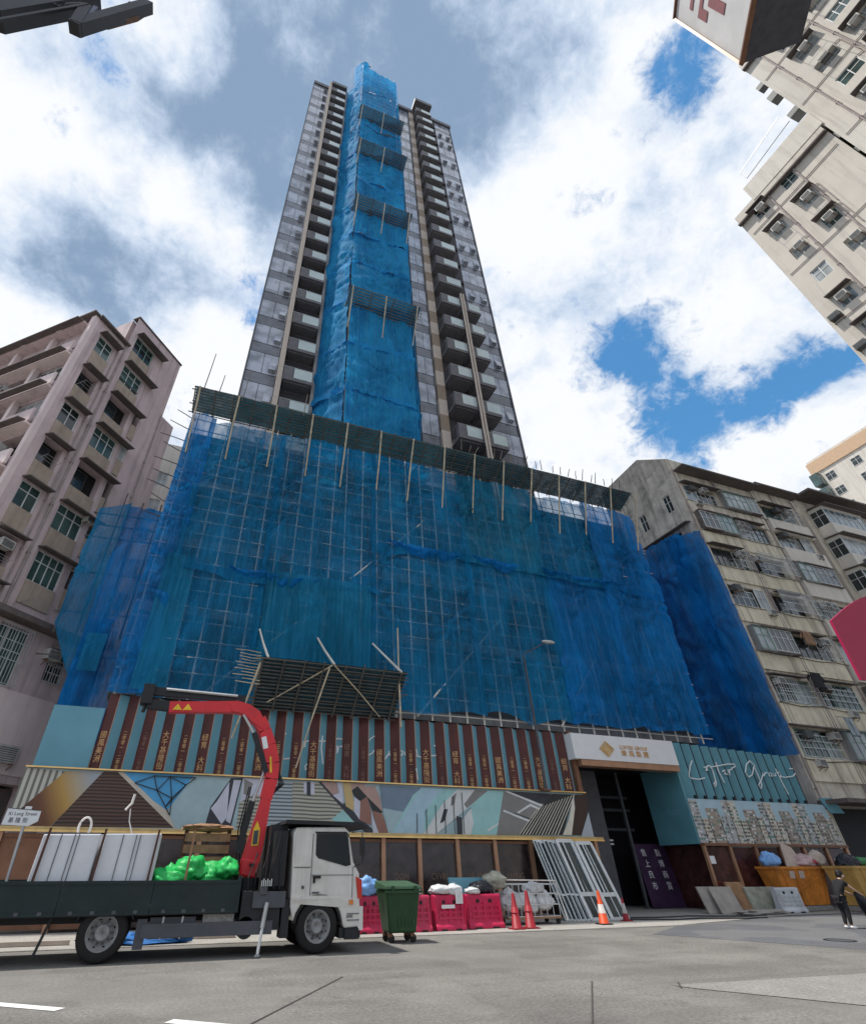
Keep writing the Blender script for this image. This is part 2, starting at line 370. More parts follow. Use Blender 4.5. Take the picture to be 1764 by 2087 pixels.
mat('podium_grey', (0.1, 0.105, 0.11), 0.9, var=0.2)
mat('bamboo_mid', (0.2, 0.17, 0.12), 0.8, var=0.3)
mat('bamboo', (0.5, 0.43, 0.31), 0.7, var=0.3, scale=3)
mat('bamboo_dark', (0.1, 0.095, 0.085), 0.8, var=0.35, scale=3)
mat('bamboo_white', (0.6, 0.58, 0.52), 0.6, var=0.15)
mat('platform_sheet', (0.02, 0.06, 0.085), 0.75, var=0.35, scale=2)
mat('maroon', (0.085, 0.018, 0.014), 0.5, var=0.3, scale=1.2, streak=0.4, streak_col=(0.03, 0.01, 0.012))
mat('teal', (0.135, 0.335, 0.42), 0.5, var=0.1, scale=0.7)
mat('teal_deep', (0.1, 0.27, 0.33), 0.5, var=0.12, scale=0.8)
mat('copper', (0.42, 0.24, 0.15), 0.4, 0.4, var=0.15)
mat('copper_dark', (0.2, 0.095, 0.055), 0.5, 0.2, var=0.2)
mat('gold', (0.75, 0.5, 0.2), 0.3, 0.8, var=0.15)
mat('gold_beam', (0.5, 0.36, 0.16), 0.35, 0.5, var=0.2)
mat('letter_gold', (0.62, 0.36, 0.16), 0.4, 0.2, var=0.3, scale=6)
mat('letter_dim', (0.24, 0.13, 0.1), 0.5, var=0.2)
mat('script_white', (0.72, 0.76, 0.77), 0.5, var=0.05)
mat('sign_white', (0.72, 0.73, 0.74), 0.5, var=0.04)
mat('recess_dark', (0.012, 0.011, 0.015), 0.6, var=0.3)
mat('poster_dark', (0.035, 0.024, 0.024), 0.2, var=0.7, scale=2.5, spec=0.6)
mat('poster_red', (0.06, 0.02, 0.018), 0.25, var=0.6, scale=2.5, spec=0.5)
mat('purple', (0.045, 0.02, 0.055), 0.5, var=0.4, scale=2)
mat('letter_white', (0.72, 0.7, 0.72), 0.5)
mat('letter_faint', (0.17, 0.11, 0.075), 0.5)
mat('letter_red', (0.3, 0.06, 0.03), 0.5)
mat('letter_black', (0.03, 0.035, 0.04), 0.5)
# flat print of the mural
for n_, c_ in dict(cream=(0.5, 0.47, 0.4), pale=(0.42, 0.38, 0.32), print_blue=(0.06, 0.27, 0.5), slate_pale=(0.27, 0.37, 0.4), print_dark=(0.03, 0.032, 0.042), lilac=(0.42, 0.43, 0.5), print_grey=(0.17, 0.165, 0.16), teal_tint=(0.24, 0.43, 0.43), print_pink=(0.33, 0.22, 0.19), ochre=(0.42, 0.31, 0.14), print_black=(0.02, 0.022, 0.022), print_rust=(0.22, 0.11, 0.085), print_slate=(0.13, 0.18, 0.24), sky_tint=(0.29, 0.42, 0.5), print_white=(0.48, 0.5, 0.5), print_umber=(0.035, 0.02, 0.015), block_beige=(0.45, 0.4, 0.33), block_brown=(0.27, 0.22, 0.18), block_grey=(0.33, 0.34, 0.34), block_dark=(0.09, 0.1, 0.1), block_green=(0.1, 0.2, 0.17), print_sky=(0.3, 0.42, 0.48)).items():
    mat(n_, tuple(min(.8, v * 1.25) for v in c_), 0.45, var=0.1, scale=2)
def line_print(name, a, b, scale, direction, distort):
    m, nt, p = nodes_of(name)
    g = nt.nodes.new('ShaderNodeNewGeometry'); w = nt.nodes.new('ShaderNodeTexWave'); w.bands_direction = direction
    w.inputs['Scale'].default_value = scale; w.inputs['Distortion'].default_value = distort; w.inputs['Detail'].default_value = 1; w.inputs['Detail Scale'].default_value = 0.25
    nt.links.new(g.outputs['Position'], w.inputs['Vector'])
    nt.links.new(mix_rgb(nt, map_range(nt, w.outputs['Fac'], 0.3, 0.5, 0, 1), a, b), p.inputs['Base Color']); p.inputs['Roughness'].default_value = 0.45
line_print('cream_lines', (0.14, 0.14, 0.12), (0.47, 0.46, 0.41), 1.6, 'X', 0.5)
line_print('brown_lines', (0.02, 0.011, 0.01), (0.1, 0.048, 0.03), 3.0, 'Z', 2.5)
line_print('wave_lines', (0.13, 0.13, 0.12), (0.42, 0.41, 0.33), 2.6, 'Z', 4.0)
line_print('louvre', (0.1, 0.12, 0.13), (0.36, 0.42, 0.46), 2.6, 'Z', 0.0)
def flame():
    m, nt, p = nodes_of('flame')
    g = nt.nodes.new('ShaderNodeNewGeometry'); s = nt.nodes.new('ShaderNodeSeparateXYZ'); nt.links.new(g.outputs['Position'], s.inputs[0])
    v = nt.nodes.new('ShaderNodeMath'); v.operation = 'MULTIPLY_ADD'; nt.links.new(s.outputs[2], v.inputs[0]); v.inputs[1].default_value = 0.55; nt.links.new(s.outputs[0], v.inputs[2])
    r = nt.nodes.new('ShaderNodeValToRGB'); nt.links.new(map_range(nt, v.outputs[0], -3.2, 0.4, 0, 1), r.inputs[0])
    e = r.color_ramp.elements; e[0].position = 0.0; e[0].color = (0.03, 0.012, 0.01, 1); e[1].position = 1.0; e[1].color = (0.36, 0.4, 0.45, 1)
    for p_, c_ in ((0.22, (0.14, 0.05, 0.02, 1)), (0.42, (0.42, 0.25, 0.06, 1)), (0.55, (0.4, 0.33, 0.22, 1)), (0.7, (0.33, 0.36, 0.41, 1))):
        q = e.new(p_); q.color = c_
    nt.links.new(r.outputs[0], p.inputs['Base Color']); p.inputs['Roughness'].default_value = 0.45
flame()
def net_mat(name, c, open_lo, open_hi, trans=0.4):
    """woven scaffold netting: part diffuse, part translucent, and holes too small to see as partial transparency"""
    m = bpy.data.materials.new(name); m.use_nodes = True; MATS[name] = m
    nt = m.node_tree; nt.nodes.clear(); L = nt.links
    out = nt.nodes.new('ShaderNodeOutputMaterial')
    n = noise_node(nt, 0.5, 4, 0.6, (1, 1, 0.35))
    st = noise_node(nt, 1.0, 4, 0.7, (9, 9, 0.35))
    colr = mix_rgb(nt, map_range(nt, n, 0.3, 0.7, 0, 1), tuple(x * 0.55 for x in c), tuple(min(1, x * 1.3) for x in c))  # uneven weave and dust tone, widened to paint in shading of the folds
    colr = mix_rgb(nt, map_range(nt, st, 0.45, 0.75, 0, 0.6), colr, tuple(min(1, x * 1.7 + 0.025) for x in c))
    d = nt.nodes.new('ShaderNodeBsdfPrincipled'); d.inputs['Roughness'].default_value = 0.75; d.inputs['Specular IOR Level'].default_value = 0.12; L.new(colr, d.inputs['Base Color'])
    t = nt.nodes.new('ShaderNodeBsdfTranslucent'); L.new(colr, t.inputs[0])
    h = noise_node(nt, 1.0, 6, 0.65, (1.6, 1.6, 0.5), (3, 1, 7))
    wr = noise_node(nt, 1.0, 5, 0.6, (7, 7, 0.9), (1, 8, 2))
    ad = nt.nodes.new('ShaderNodeMath'); ad.operation = 'ADD'; L.new(h, ad.inputs[0]); L.new(wr, ad.inputs[1])
    bn = nt.nodes.new('ShaderNodeBump'); bn.inputs['Strength'].default_value = 1.0; bn.inputs['Distance'].default_value = 0.13; L.new(ad.outputs[0], bn.inputs['Height'])
    L.new(bn.outputs[0], d.inputs['Normal']); L.new(bn.outputs[0], t.inputs['Normal'])
    a = nt.nodes.new('ShaderNodeMixShader'); a.inputs[0].default_value = trans; L.new(d.outputs[0], a.inputs[1]); L.new(t.outputs[0], a.inputs[2])
    tr = nt.nodes.new('ShaderNodeBsdfTransparent')
    b = nt.nodes.new('ShaderNodeMixShader'); L.new(map_range(nt, h, 0.35, 0.65, open_lo, open_hi), b.inputs[0]); L.new(a.outputs[0], b.inputs[1]); L.new(tr.outputs[0], b.inputs[2])
    L.new(b.outputs[0], out.inputs[0])
net_mat('net_blue', (0.007, 0.225, 0.47), 0.12, 0.43)
net_mat('net_blue_deep', (0.005, 0.215, 0.58), 0.05, 0.3)
net_mat('net_teal', (0.015, 0.24, 0.43), 0.12, 0.36)
net_mat('platform_net', (0.02, 0.085, 0.12), 0.0, 0.06, 0.2)
net_mat('platform_net_bright', (0.02, 0.13, 0.25), 0.0, 0.12, 0.3)
net_mat('net_bright', (0.03, 0.385, 0.97), 0.04, 0.18, 0.5)
mat('truck_white', (0.62, 0.6, 0.56), 0.25, var=0.08, dirt=0.4, dirt_col=(0.32, 0.29, 0.25), streak=0.35, streak_col=(0.3, 0.27, 0.23), spec=0.5)
mat('truck_green', (0.005, 0.016, 0.017), 0.5, var=0.3, dirt=0.25, dirt_col=(0.05, 0.05, 0.045))
mat('truck_black', (0.015, 0.015, 0.017), 0.6, var=0.3)
mat('truck_grey', (0.07, 0.075, 0.085), 0.6, var=0.2)
mat('tyre', (0.014, 0.013, 0.013), 0.85, bump=0.3, bscale=40)
mat('rim', (0.24, 0.24, 0.24), 0.5, 0.0, var=0.25, scale=8, dirt=0.4)
mat('crane_red', (0.6, 0.015, 0.022), 0.4, var=0.12, spec=0.5)
mat('crane_black', (0.012, 0.012, 0.014), 0.5)
mat('yellow', (0.75, 0.48, 0.03), 0.5)
mat('lamp_red', (0.5, 0.03, 0.015), 0.3); mat('lamp_orange', (0.6, 0.2, 0.04), 0.3)
mat('pack_white', (0.62, 0.63, 0.66), 0.6, var=0.08, scale=2, bump=0.15, bscale=6, dirt=0.15, dirt_col=(0.35, 0.35, 0.36))
mat('wood', (0.27, 0.15, 0.085), 0.75, var=0.35, scale=4)
mat('wood_dark', (0.075, 0.032, 0.022), 0.75, var=0.3, scale=4)
mat('bag_green', (0.02, 0.42, 0.09), 0.4, var=0.25, scale=5, bump=1.0, bscale=9)
mat('bag_white', (0.62, 0.63, 0.64), 0.5, var=0.15, scale=5, bump=0.7, bscale=12)
mat('bag_blue', (0.2, 0.4, 0.75), 0.45, var=0.3, scale=5, bump=0.8, bscale=14)
mat('bag_black', (0.012, 0.013, 0.02), 0.4, var=0.3, scale=5, bump=0.8, bscale=10)
mat('rope', (0.7, 0.66, 0.63), 0.8)
mat('barrier_pink', (0.5, 0.016, 0.075), 0.5, var=0.14, scale=2, dirt=0.3, dirt_col=(0.3, 0.09, 0.12))
mat('barrier_white', (0.52, 0.54, 0.57), 0.6, var=0.12, scale=2, dirt=0.4, dirt_col=(0.22, 0.21, 0.2))
mat('bin_green', (0.016, 0.06, 0.02), 0.45, var=0.2, dirt=0.2, dirt_col=(0.05, 0.06, 0.04))
mat('bin_lid', (0.045, 0.1, 0.055), 0.5, var=0.15)
mat('cone_orange', (0.58, 0.065, 0.012), 0.5, var=0.12); mat('cone_red', (0.28, 0.012, 0.022), 0.5, var=0.15); mat('cone_band', (0.45, 0.42, 0.4), 0.5, var=0.2)
mat('rubber', (0.02, 0.018, 0.018), 0.85)
mat('alu', (0.6, 0.66, 0.67), 0.35, 0.35, var=0.12)
mat('skip_orange', (0.55, 0.2, 0.03), 0.65, var=0.3, scale=2, streak=0.4, streak_col=(0.17, 0.06, 0.02), dirt=0.4, dirt_col=(0.16, 0.07, 0.03))
mat('skip_yellow', (0.5, 0.31, 0.09), 0.65, var=0.2, scale=2, streak=0.4, streak_col=(0.2, 0.1, 0.04), dirt=0.3, dirt_col=(0.2, 0.1, 0.05))
mat('slab', (0.36, 0.33, 0.3), 0.9, var=0.18, bump=0.3); mat('slab_mossy', (0.3, 0.31, 0.26), 0.9, var=0.3, dirt=0.6, dirt_col=(0.12, 0.1, 0.06))
mat('plywood', (0.28, 0.16, 0.085), 0.85, var=0.4, streak=0.6, streak_col=(0.1, 0.05, 0.03))
mat('card', (0.5, 0.42, 0.36), 0.8, var=0.12); mat('cloth_red', (0.5, 0.05, 0.07), 0.8, var=0.3, scale=6); mat('cloth_green', (0.06, 0.25, 0.1), 0.7); mat('cloth_pink', (0.5, 0.36, 0.36), 0.8, var=0.3, scale=6)
mat('skin', (0.5, 0.3, 0.21), 0.6); mat('cloth_black', (0.012, 0.012, 0.015), 0.85, bump=0.3); mat('hair', (0.012, 0.01, 0.01), 0.5); mat('shoe_white', (0.7, 0.7, 0.7), 0.6)
mat('magenta', (0.34, 0.006, 0.06), 0.45, var=0.04)
mat('billboard', (0.62, 0.6, 0.58), 0.5, var=0.12, scale=0.4); mat('billboard_red', (0.22, 0.055, 0.06), 0.6); mat('billboard_side', (0.075, 0.075, 0.09), 0.8, var=0.2)
mat('silhouette_metal', (0.025, 0.026, 0.03), 0.6); mat('sign_navy', (0.01, 0.013, 0.06), 0.4)
mat('tarp_blue', (0.02, 0.14, 0.42), 0.6, bump=0.6, bscale=6)
mat('cable', (0.03, 0.03, 0.032), 0.7)

# ------------------------------------------------------------------ ground
def sheet(name, pts, z, m, label=None, kind='structure'):
    o = MB().poly([(x, y, z) for x, y in pts]).obj(name, m); tag(o, kind=kind); return o
sheet('ground', [(-900, -900), (900, -900), (900, 900), (-900, 900)], -0.012, 'asphalt')
sheet('road', [(-60, -14), (70, -14), (70, 17.7), (-60, 17.7)], -0.004, 'asphalt')
sheet('road_patch', [(14.1, 15.7), (16.3, 11.4), (22, 6.5), (66, 6.0), (66, 19.8), (25, 19.6), (17, 17.6)], 0.0, 'asphalt_dark')
sheet('concrete_patch', [(8.45, 9.25), (8.6, 8.9), (9.9, 7.1), (12.6, 6.6), (16.0, 8.2), (12.75, 8.95)], 0.004, 'concrete_pale')
sheet('pavement', [(-60, 17.7), (17, 17.7), (25, 19.7), (66, 20.0), (66, 60), (-60, 60)], 0.0, 'paving')
kb = MB()
for i in range(44):
    kb.box(-24 + i * 0.95, -24 + i * 0.95 + 0.93, 17.55, 17.7, -0.01, 0.006 + 0.004 * rnd.random())
tag(kb.obj('kerb', 'concrete_pale'), kind='structure')
def strip(name, a, b, w, z, m):
    a, b = Vector((*a, 0)), Vector((*b, 0)); d = (b - a).normalized(); n = Vector((-d.y, d.x, 0)) * w / 2
    return sheet(name, [(p.x, p.y) for p in (a - n, b - n, b + n, a + n)], z, m)
strip('lane_marking', (-3.6, 12.6), (-0.98, 10.66), 0.2, 0.002, 'road_paint')
strip('lane_marking', (0.45, 9.48), (3.0, 7.55), 0.2, 0.002, 'road_paint')
strip('road_joint', (1.3, 8.8), (3.45, 11.85), 0.03, 0.003, 'joint')
strip('road_joint', (5.3, 7.3), (7.44, 10.02), 0.025, 0.003, 'joint')
strip('road_joint', (8.4, 9.0), (8.75, 9.42), 0.03, 0.008, 'joint')
mh = thing('manhole_cover', 'round dark iron manhole cover in the road in front of the walking person', 'manhole cover', (17.7, 12.75, 0.0))
MB().lathe([(0.0, 0.012), (0.30, 0.012), (0.31, 0.006)], (17.7, 12.75, 0), 24).obj('lid', 'truck_grey', mh)
MB().lathe([(0.325, 0.0), (0.325, 0.014), (0.37, 0.014), (0.38, 0.0)], (17.7, 12.75, 0), 24).obj('rim', 'truck_black', mh)
for k, (pts, lab) in enumerate(((((17.0, 19.9), (18.5, 19.2), (20.0, 19.6), (21.6, 18.7), (23.0, 18.9)), 'thin black cable winding over the pavement before the dark entrance'),
                  (((16.6, 20.6), (18.6, 20.2), (20.4, 20.6), (22.6, 19.5), (24.2, 19.9)), 'second black cable lying closer to the entrance sill'))):
    pl = []
    for i in range(len(pts) - 1):
        for j in range(6):
            t = j / 6; pl.append((pts[i][0] * (1 - t) + pts[i + 1][0] * t, pts[i][1] * (1 - t) + pts[i + 1][1] * t + 0.12 * math.sin((i + t) * 2.4), 0.025))
    tag(MB().tube(pl, 0.022, 5).obj('cable', 'cable'), lab, 'cable', 'cables on the pavement')

# ------------------------------------------------------------------ building kit
def wall_mesh(rects, holes, depth=0.25, back=True):
    """wall in the plane y=0 facing -y made of rectangles (u0,u1,z0,z1) minus holes (u0,u1,z0,z1,depth)"""
    mb = MB()
    us = sorted({v for r in rects for v in r[:2]} | {v for h in holes for v in h[:2]})
    zs = sorted({v for r in rects for v in r[2:4]} | {v for h in holes for v in h[2:4]})
    for i in range(len(us) - 1):
        for j in range(len(zs) - 1):
            a, b, c, d = us[i], us[i + 1], zs[j], zs[j + 1]; x, z = (a + b) / 2, (c + d) / 2
            if not any(r[0] < x < r[1] and r[2] < z < r[3] for r in rects): continue
            if any(h[0] < x < h[1] and h[2] < z < h[3] for h in holes): continue
            mb.poly([(a, 0, c), (b, 0, c), (b, 0, d), (a, 0, d)])
    for h in holes:
        a, b, c, d = h[:4]; y = h[4] if len(h) > 4 else depth
        mb.poly([(a, 0, c), (a, y, c), (a, y, d), (a, 0, d)]).poly([(b, 0, c), (b, 0, d), (b, y, d), (b, y, c)])
        mb.poly([(a, 0, d), (a, y, d), (b, y, d), (b, 0, d)]).poly([(a, 0, c), (b, 0, c), (b, y, c), (a, y, c)])
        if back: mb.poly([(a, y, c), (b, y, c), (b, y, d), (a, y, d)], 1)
    return mb
class Face:
    """a facade plane of a building: u along, d inward, z up"""
    def __init__(s, root, loc, rotz): s.root, s.loc, s.rot = root, Vector(loc), rotz
    def put(s, name, me, u=0, d=0, z=0, **k):
        c, n = math.cos(s.rot), math.sin(s.rot)
        return add(me, name, s.root, s.loc + Vector((u * c - d * n, u * n + d * c, z)), s.rot, **k)
    def sub(s, name, me, parent):
        o = bpy.data.objects.new(name, me); col.objects.link(o); o.parent = parent; return o
CACHE = {}
def cached(key, fn):
    if key not in CACHE: CACHE[key] = fn()
    return CACHE[key]
def win_frame(w, h, n, tr, m):
    def f():
        mb = MB(); t = 0.055
        mb.box(0, w, 0, .07, 0, t).box(0, w, 0, .07, h - t, h).box(0, t, 0, .07, t, h - t).box(w - t, w, 0, .07, t, h - t)
        for i in range(1, n): mb.box(w * i / n - .025, w * i / n + .025, 0.005, .06, t, h - t)
        if tr: mb.box(t, w - t, 0.008, .055, h * tr - .02, h * tr + .02)
        return mb.mesh('window', m)
    return cached(('win', round(w, 2), round(h, 2), n, tr, m), f)
def pane(w, h, m): return cached(('pane', round(w, 2), round(h, 2), m), lambda: MB().box(.03, w - .03, .035, .045, .03, h - .03).mesh('pane', m))
def window(F, u, z, w, h, n=2, tr=0.68, fm='frame_white', gm='glass_dark', d=0.06):
    o = F.put('window', win_frame(w, h, n, tr, fm), u, d, z); F.sub('pane', pane(w, h, gm), o); return o
def grille_mesh(w, h, out, step=0.14, m='grille'):
    def f():
        mb = MB(); n = int(w / step)
        for i in range(n + 1): x = w * i / n; mb.box(x - .011, x + .011, -out - .011, -out + .011, 0, h)
        for z in (0, h * .4, h * .72, h): mb.box(0, w, -out - .015, -out + .015, z - .015, z + .015)
        for x in (0, w):
            for z in (0, h): mb.box(x - .015, x + .015, -out, 0, z - .015, z + .015)
        return mb.mesh('window_grille', m)
    return cached(('gr', round(w, 2), round(h, 2), out, step, m), f)
def canopy_mesh(w, out, drop=0.12):
    return cached(('can', round(w, 2), out), lambda: MB().hexa([(0, 0.0, 0), (w, 0.0, 0), (w, 0.0, .09), (0, 0.0, .09)], [(0, -out, -drop), (w, -out, -drop), (w, -out, -drop + .06), (0, -out, -drop + .06)]).mesh('canopy', 'canopy'))
def ac(F, u, z, s=1.0, m='ac_white', out=0.35):
    def f():
        mb = MB(); w, h = .62 * s, .42 * s
        mb.box(0, w, -out, 0.05, 0, h); 
        return mb.mesh('air_conditioner', m)
    def g():
        mb = MB(); w, h = .62 * s, .42 * s
        for i in range(7): mb.box(.05, w - .05, -out - .012, -out, .04 + i * (h - .08) / 7, .04 + i * (h - .08) / 7 + .028)
        return mb.mesh('louvre', 'ac_dark')
    def b():
        mb = MB(); w = .62 * s
        for x in (.06, w - .06): mb.bar((x, 0, -.02), (x, -out, -.02), .03, .03).bar((x, 0, -.28), (x, -out, -.03), .025, .025)
        return mb.mesh('bracket', 'rust')
    o = F.put('air_conditioner', cached(('ac', s, m, out), f), u, 0, z)
    F.sub('louvre', cached(('acl', s, out), g), o); F.sub('bracket', cached(('acb', s, out), b), o); return o
def sill_panel(F, u, z, w, h, m, out=0.08, name='sill_panel'):
    return F.put(name, cached((name, round(w, 2), round(h, 2), m, out), lambda: MB().box(0, w, -out, -0.001, 0, h).mesh(name, m)), u, 0, z)
def rod(F, u, z, out, ln, name='drying_rack'):
    def f():
        mb = MB()
        for x in (0, ln): mb.tube([(x, 0, 0), (x, -out, 0.05)], .014, 5)
        for k in range(3): mb.tube([(0, -out * (k + 1) / 3, .05 * (k + 1) / 3), (ln, -out * (k + 1) / 3, .05 * (k + 1) / 3)], .01, 5)
        return mb.mesh(name, 'steel')
    return F.put(name, cached((name, out, ln), f), u, 0, z)
def down_pipe(F, u, z0, z1, r=0.06, out=0.09):
    def f():
        mb = MB(); mb.tube([(0, -out, 0), (0, -out, z1 - z0)], r, 7)
        k = int((z1 - z0) / 2.8)
        for i in range(k): mb.box(-r * 1.5, r * 1.5, -out - r * 1.1, 0, i * 2.8 + .6, i * 2.8 + .66)
        return mb.mesh('drain_pipe', 'pipe')
    return F.put('drain_pipe', cached(('dp', z0, z1, r, out), f), u, 0, z0)
def body(root, x0, x1, y0, y1, z0, z1, m, name='wall', front=False, left=True):
    """the other sides of a block and its roof; local coordinates of the root"""
    mb = MB()
    if front: mb.poly([(x0, y0, z0), (x1, y0, z0), (x1, y0, z1), (x0, y0, z1)])
    mb.poly([(x1, y0, z0), (x1, y1, z0), (x1, y1, z1), (x1, y0, z1)]); mb.poly([(x1, y1, z0), (x0, y1, z0), (x0, y1, z1), (x1, y1, z1)])
    if left: mb.poly([(x0, y1, z0), (x0, y0, z0), (x0, y0, z1), (x0, y1, z1)])
    o = mb.mesh(name, m); add(o, name, root, (0, 0, 0))
    add(MB().poly([(x0, y0, z1), (x1, y0, z1), (x1, y1, z1), (x0, y1, z1)]).mesh('roof', 'concrete_grey'), 'roof', root, (0, 0, 0))

# ------------------------------------------------------------------ pink tenement on the left
pink = thing('tenement_block', 'pink plastered tenement block on the left with tan panels and dark window bays', 'apartment block', (-10.35, 22.95, 0), R(50))
FB = Face(pink, (0, 0, 0), 0.0); FA = Face(pink, (0, 0, 0), R(-90))
holes = []
c1 = [(28.3, 1.45, 'w'), (25.25, 1.5, 'd'), (22.4, 1.45, 'w'), (19.65, 1.5, 'd'), (16.85, 1.4, 'w'), (14.0, 1.5, 'a'), (11.7, .9, 'w')]
c2 = [(31.0, 1.5, 'g'), (28.1, 1.55, 'w'), (25.2, 1.6, 'd'), (22.5, 1.5, 'w'), (19.75, 1.65, 'd'), (16.9, 1.5, 'w'), (14.1, 1.6, 'w2')]
c3 = [(25.65, 1.2, 'd'), (22.75, 1.2, 'p'), (20.0, 1.35, 'd'), (17.2, 1.3, 'w'), (14.2, 1.3, 'd')]
for lst, u0, u1 in ((c1, .5, 1.6), (c2, 2.65, 4.25), (c3, 4.6, 5.02)):
    for zt, h, k in lst: holes.append((u0, u1, zt - h, zt, .5 if k in 'da' else .2))
holes += [(2.5, 3.95, 7.9, 10.35, .35), (5.25, 6.3, 8.55, 10.1, .4), (0.4, 6.4, 0.3, 4.4, 1.2)]
wb = wall_mesh([(0, 2.2, 0, 29.3), (2.2, 6.55, 0, 32.5), (6.55, 7.7, 0, 27.0)], holes)
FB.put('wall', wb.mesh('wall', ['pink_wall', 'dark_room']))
for lst, u0, u1 in ((c1, .5, 1.6), (c2, 2.65, 4.25), (c3, 4.6, 5.02)):
    w = u1 - u0
    for i, (zt, h, k) in enumerate(lst):
        if k in ('w', 'w2', 'g'):
            window(FB, u0, zt - h, w, h, 4 if k == 'w2' else (3 if w > 1.3 else 2 if w > .8 else 1), .66, 'frame_green' if k == 'g' else 'frame_white', rnd.choice(['glass_teal', 'glass_teal', 'glass_blue', 'glass_dark']), .08)
        elif k == 'p': window(FB, u0, zt - h, w, h, 1, 0, 'frame_white', 'glass_pale', .04)
        else:
            window(FB, u0 + .08, zt - h + .05, w * .55, h * .8, 1, .6, 'frame_dark', 'glass_dark', .36)
            if w > .8 and i % 2: rod(FB, u0 + .1, zt - h + .1, .7, w * .7)
        sill_panel(FB, u0, zt - h - 1.15, w, 1.12, 'tan_panel', .07)
        if w > .8:
            FB.put('canopy', canopy_mesh(w + (.35 if lst is c1 else .9), .62), u0 - .12, 0, zt + .06)
ac(FB, 0.75, 13.2, 1.0); ac(FB, 4.1, 16.6, .9); ac(FB, 4.9, 9.45, 1.1); ac(FB, 4.35, 5.1, 1.5)
down_pipe(FB, 2.2, 4.6, 29.6); down_pipe(FB, 1.85, 4.6, 28.5, .04); down_pipe(FB, 6.4, 10.8, 27.0, .045)
FB.put('canopy', MB().box(-1.4, 6.7, -.75, -.005, 10.5, 10.75).mesh('canopy', 'canopy'))
for u, z, w, h in ((2.35, 4.7, 4.0, 3.1), (-.02, 4.7, 2.3, 5.7)):
    sill_panel(FB, u, z, w, h, 'pink_pale', .06, 'wall_panel')
window(FB, 2.5, 7.9, 1.45, 2.4, 3, .6, 'frame_white', 'glass_teal', .1); FB.put('window_grille', grille_mesh(1.45, 2.4, .3), 2.5, 0, 7.9)
window(FB, 5.25, 8.55, 1.05, 1.5, 2, .6, 'frame_white', 'glass_dark', .15); FB.put('window_grille', grille_mesh(1.05, 1.0, .1), 5.25, 0, 8.55)
rod(FB, 2.6, 11.2, 1.3, 2.6)
FB.put('shop_shutter', MB().box(.5, 6.3, .6, .64, .3, 4.3).mesh('shop_shutter', 'canopy'))
# street-side face running back to the left
holesA = []; LA = 13.0
rows = [28.5 - 2.85 * i for i in range(10)]
for r_, zt in enumerate(rows):
    for cidx in range(4):
        holesA.append((-(cidx * 3.1 + 3.05), -(cidx * 3.1 + .45), zt - 1.75, zt - .25, .6))
wa = wall_mesh([(-LA, 0, 0, 29.4)], holesA)
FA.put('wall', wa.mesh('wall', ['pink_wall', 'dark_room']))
for r_, zt in enumerate(rows):
    for cidx in range(4):
        u = -(cidx * 3.1 + 3.05); k = (r_ * 5 + cidx * 3) % 7
        if k in (0, 2, 3, 5):
            window(FA, u + .02, zt - 1.73, 2.56, 1.46, 4, .62, 'frame_white', ('glass_blue', 'glass_teal', 'glass_pale', 'glass_dark')[(r_ + cidx) % 4], .12)
        else:
            window(FA, u + .9, zt - 1.73, 1.6, 1.3, 2, .6, 'frame_dark', 'glass_dark', .45); rod(FA, u + .2, zt - 1.5, .8, 1.9)
        if k in (1, 2): ac(FA, u + .5, zt - 1.2, 1.0)
    FA.put('floor_band', MB().box(-LA, -.3, -.55, -.004, zt - .12, zt).box(-LA, -.3, -.5, -.38, zt - 2.75, zt - 1.85).mesh('floor_band', 'pink_pale' if r_ % 2 else 'pink_wall'))
    FA.put('canopy', canopy_mesh(LA - .4, .4), -LA, -0.56, zt + .03)
FA.put('corner_pier', MB().box(-.32, 0.0, -.28, -.002, 0, 29.3).mesh('corner_pier', 'pink_pale'))
for cidx in range(1, 4): FA.put('pier', MB().box(-cidx * 3.1 - .16, -cidx * 3.1 + .16, -.3, -.006, 4, 29.3).mesh('pier', 'pink_pale'))
FA.put('roof_canopy', MB().box(-LA, .1, -.5, .6, 29.4, 29.52).mesh('roof_canopy', 'canopy'))
body(pink, 0, 7.7, 0, LA, 0, 26.9, 'pink_wall', left=False)
add(MB().box(0.02, 2.2, .55, 8, 26.9, 29.3).mesh('wall', 'pink_wall'), 'wall', pink, (0, 0, 0))
add(MB().box(2.2, 6.55, .55, 7, 26.92, 32.5).mesh('wall', 'pink_wall'), 'wall', pink, (0, 0, 0))
FB.put('roof_edge', MB().box(-.1, 2.3, -.3, .5, 29.3, 29.45).mesh('roof_edge', 'canopy')); FB.put('roof_edge', MB().box(2.15, 6.6, -.08, .5, 32.5, 32.6).mesh('roof_edge', 'canopy'))
# paler block in the gap behind
gapb = thing('apartment_block', 'pale grey lattice-fronted block glimpsed between the pink block and the netting', 'apartment block', (-9.2, 38, 0))
FG = Face(gapb, (0, 0, 0), 0.0)
hg = [(.6 + 1.5 * i, 1.5 + 1.5 * i, 5 + 2.9 * j, 6.5 + 2.9 * j, .25) for i in range(4) for j in range(9)]
FG.put('wall', wall_mesh([(0, 6.6, 0, 33)], hg).mesh('wall', ['beige_pale', 'dark_room']))
for h in hg: window(FG, h[0], h[2], .9, 1.5, 2, .6, 'frame_white', 'glass_pale')
body(gapb, 0, 6.6, 0, 8, 0, 33, 'beige_pale')

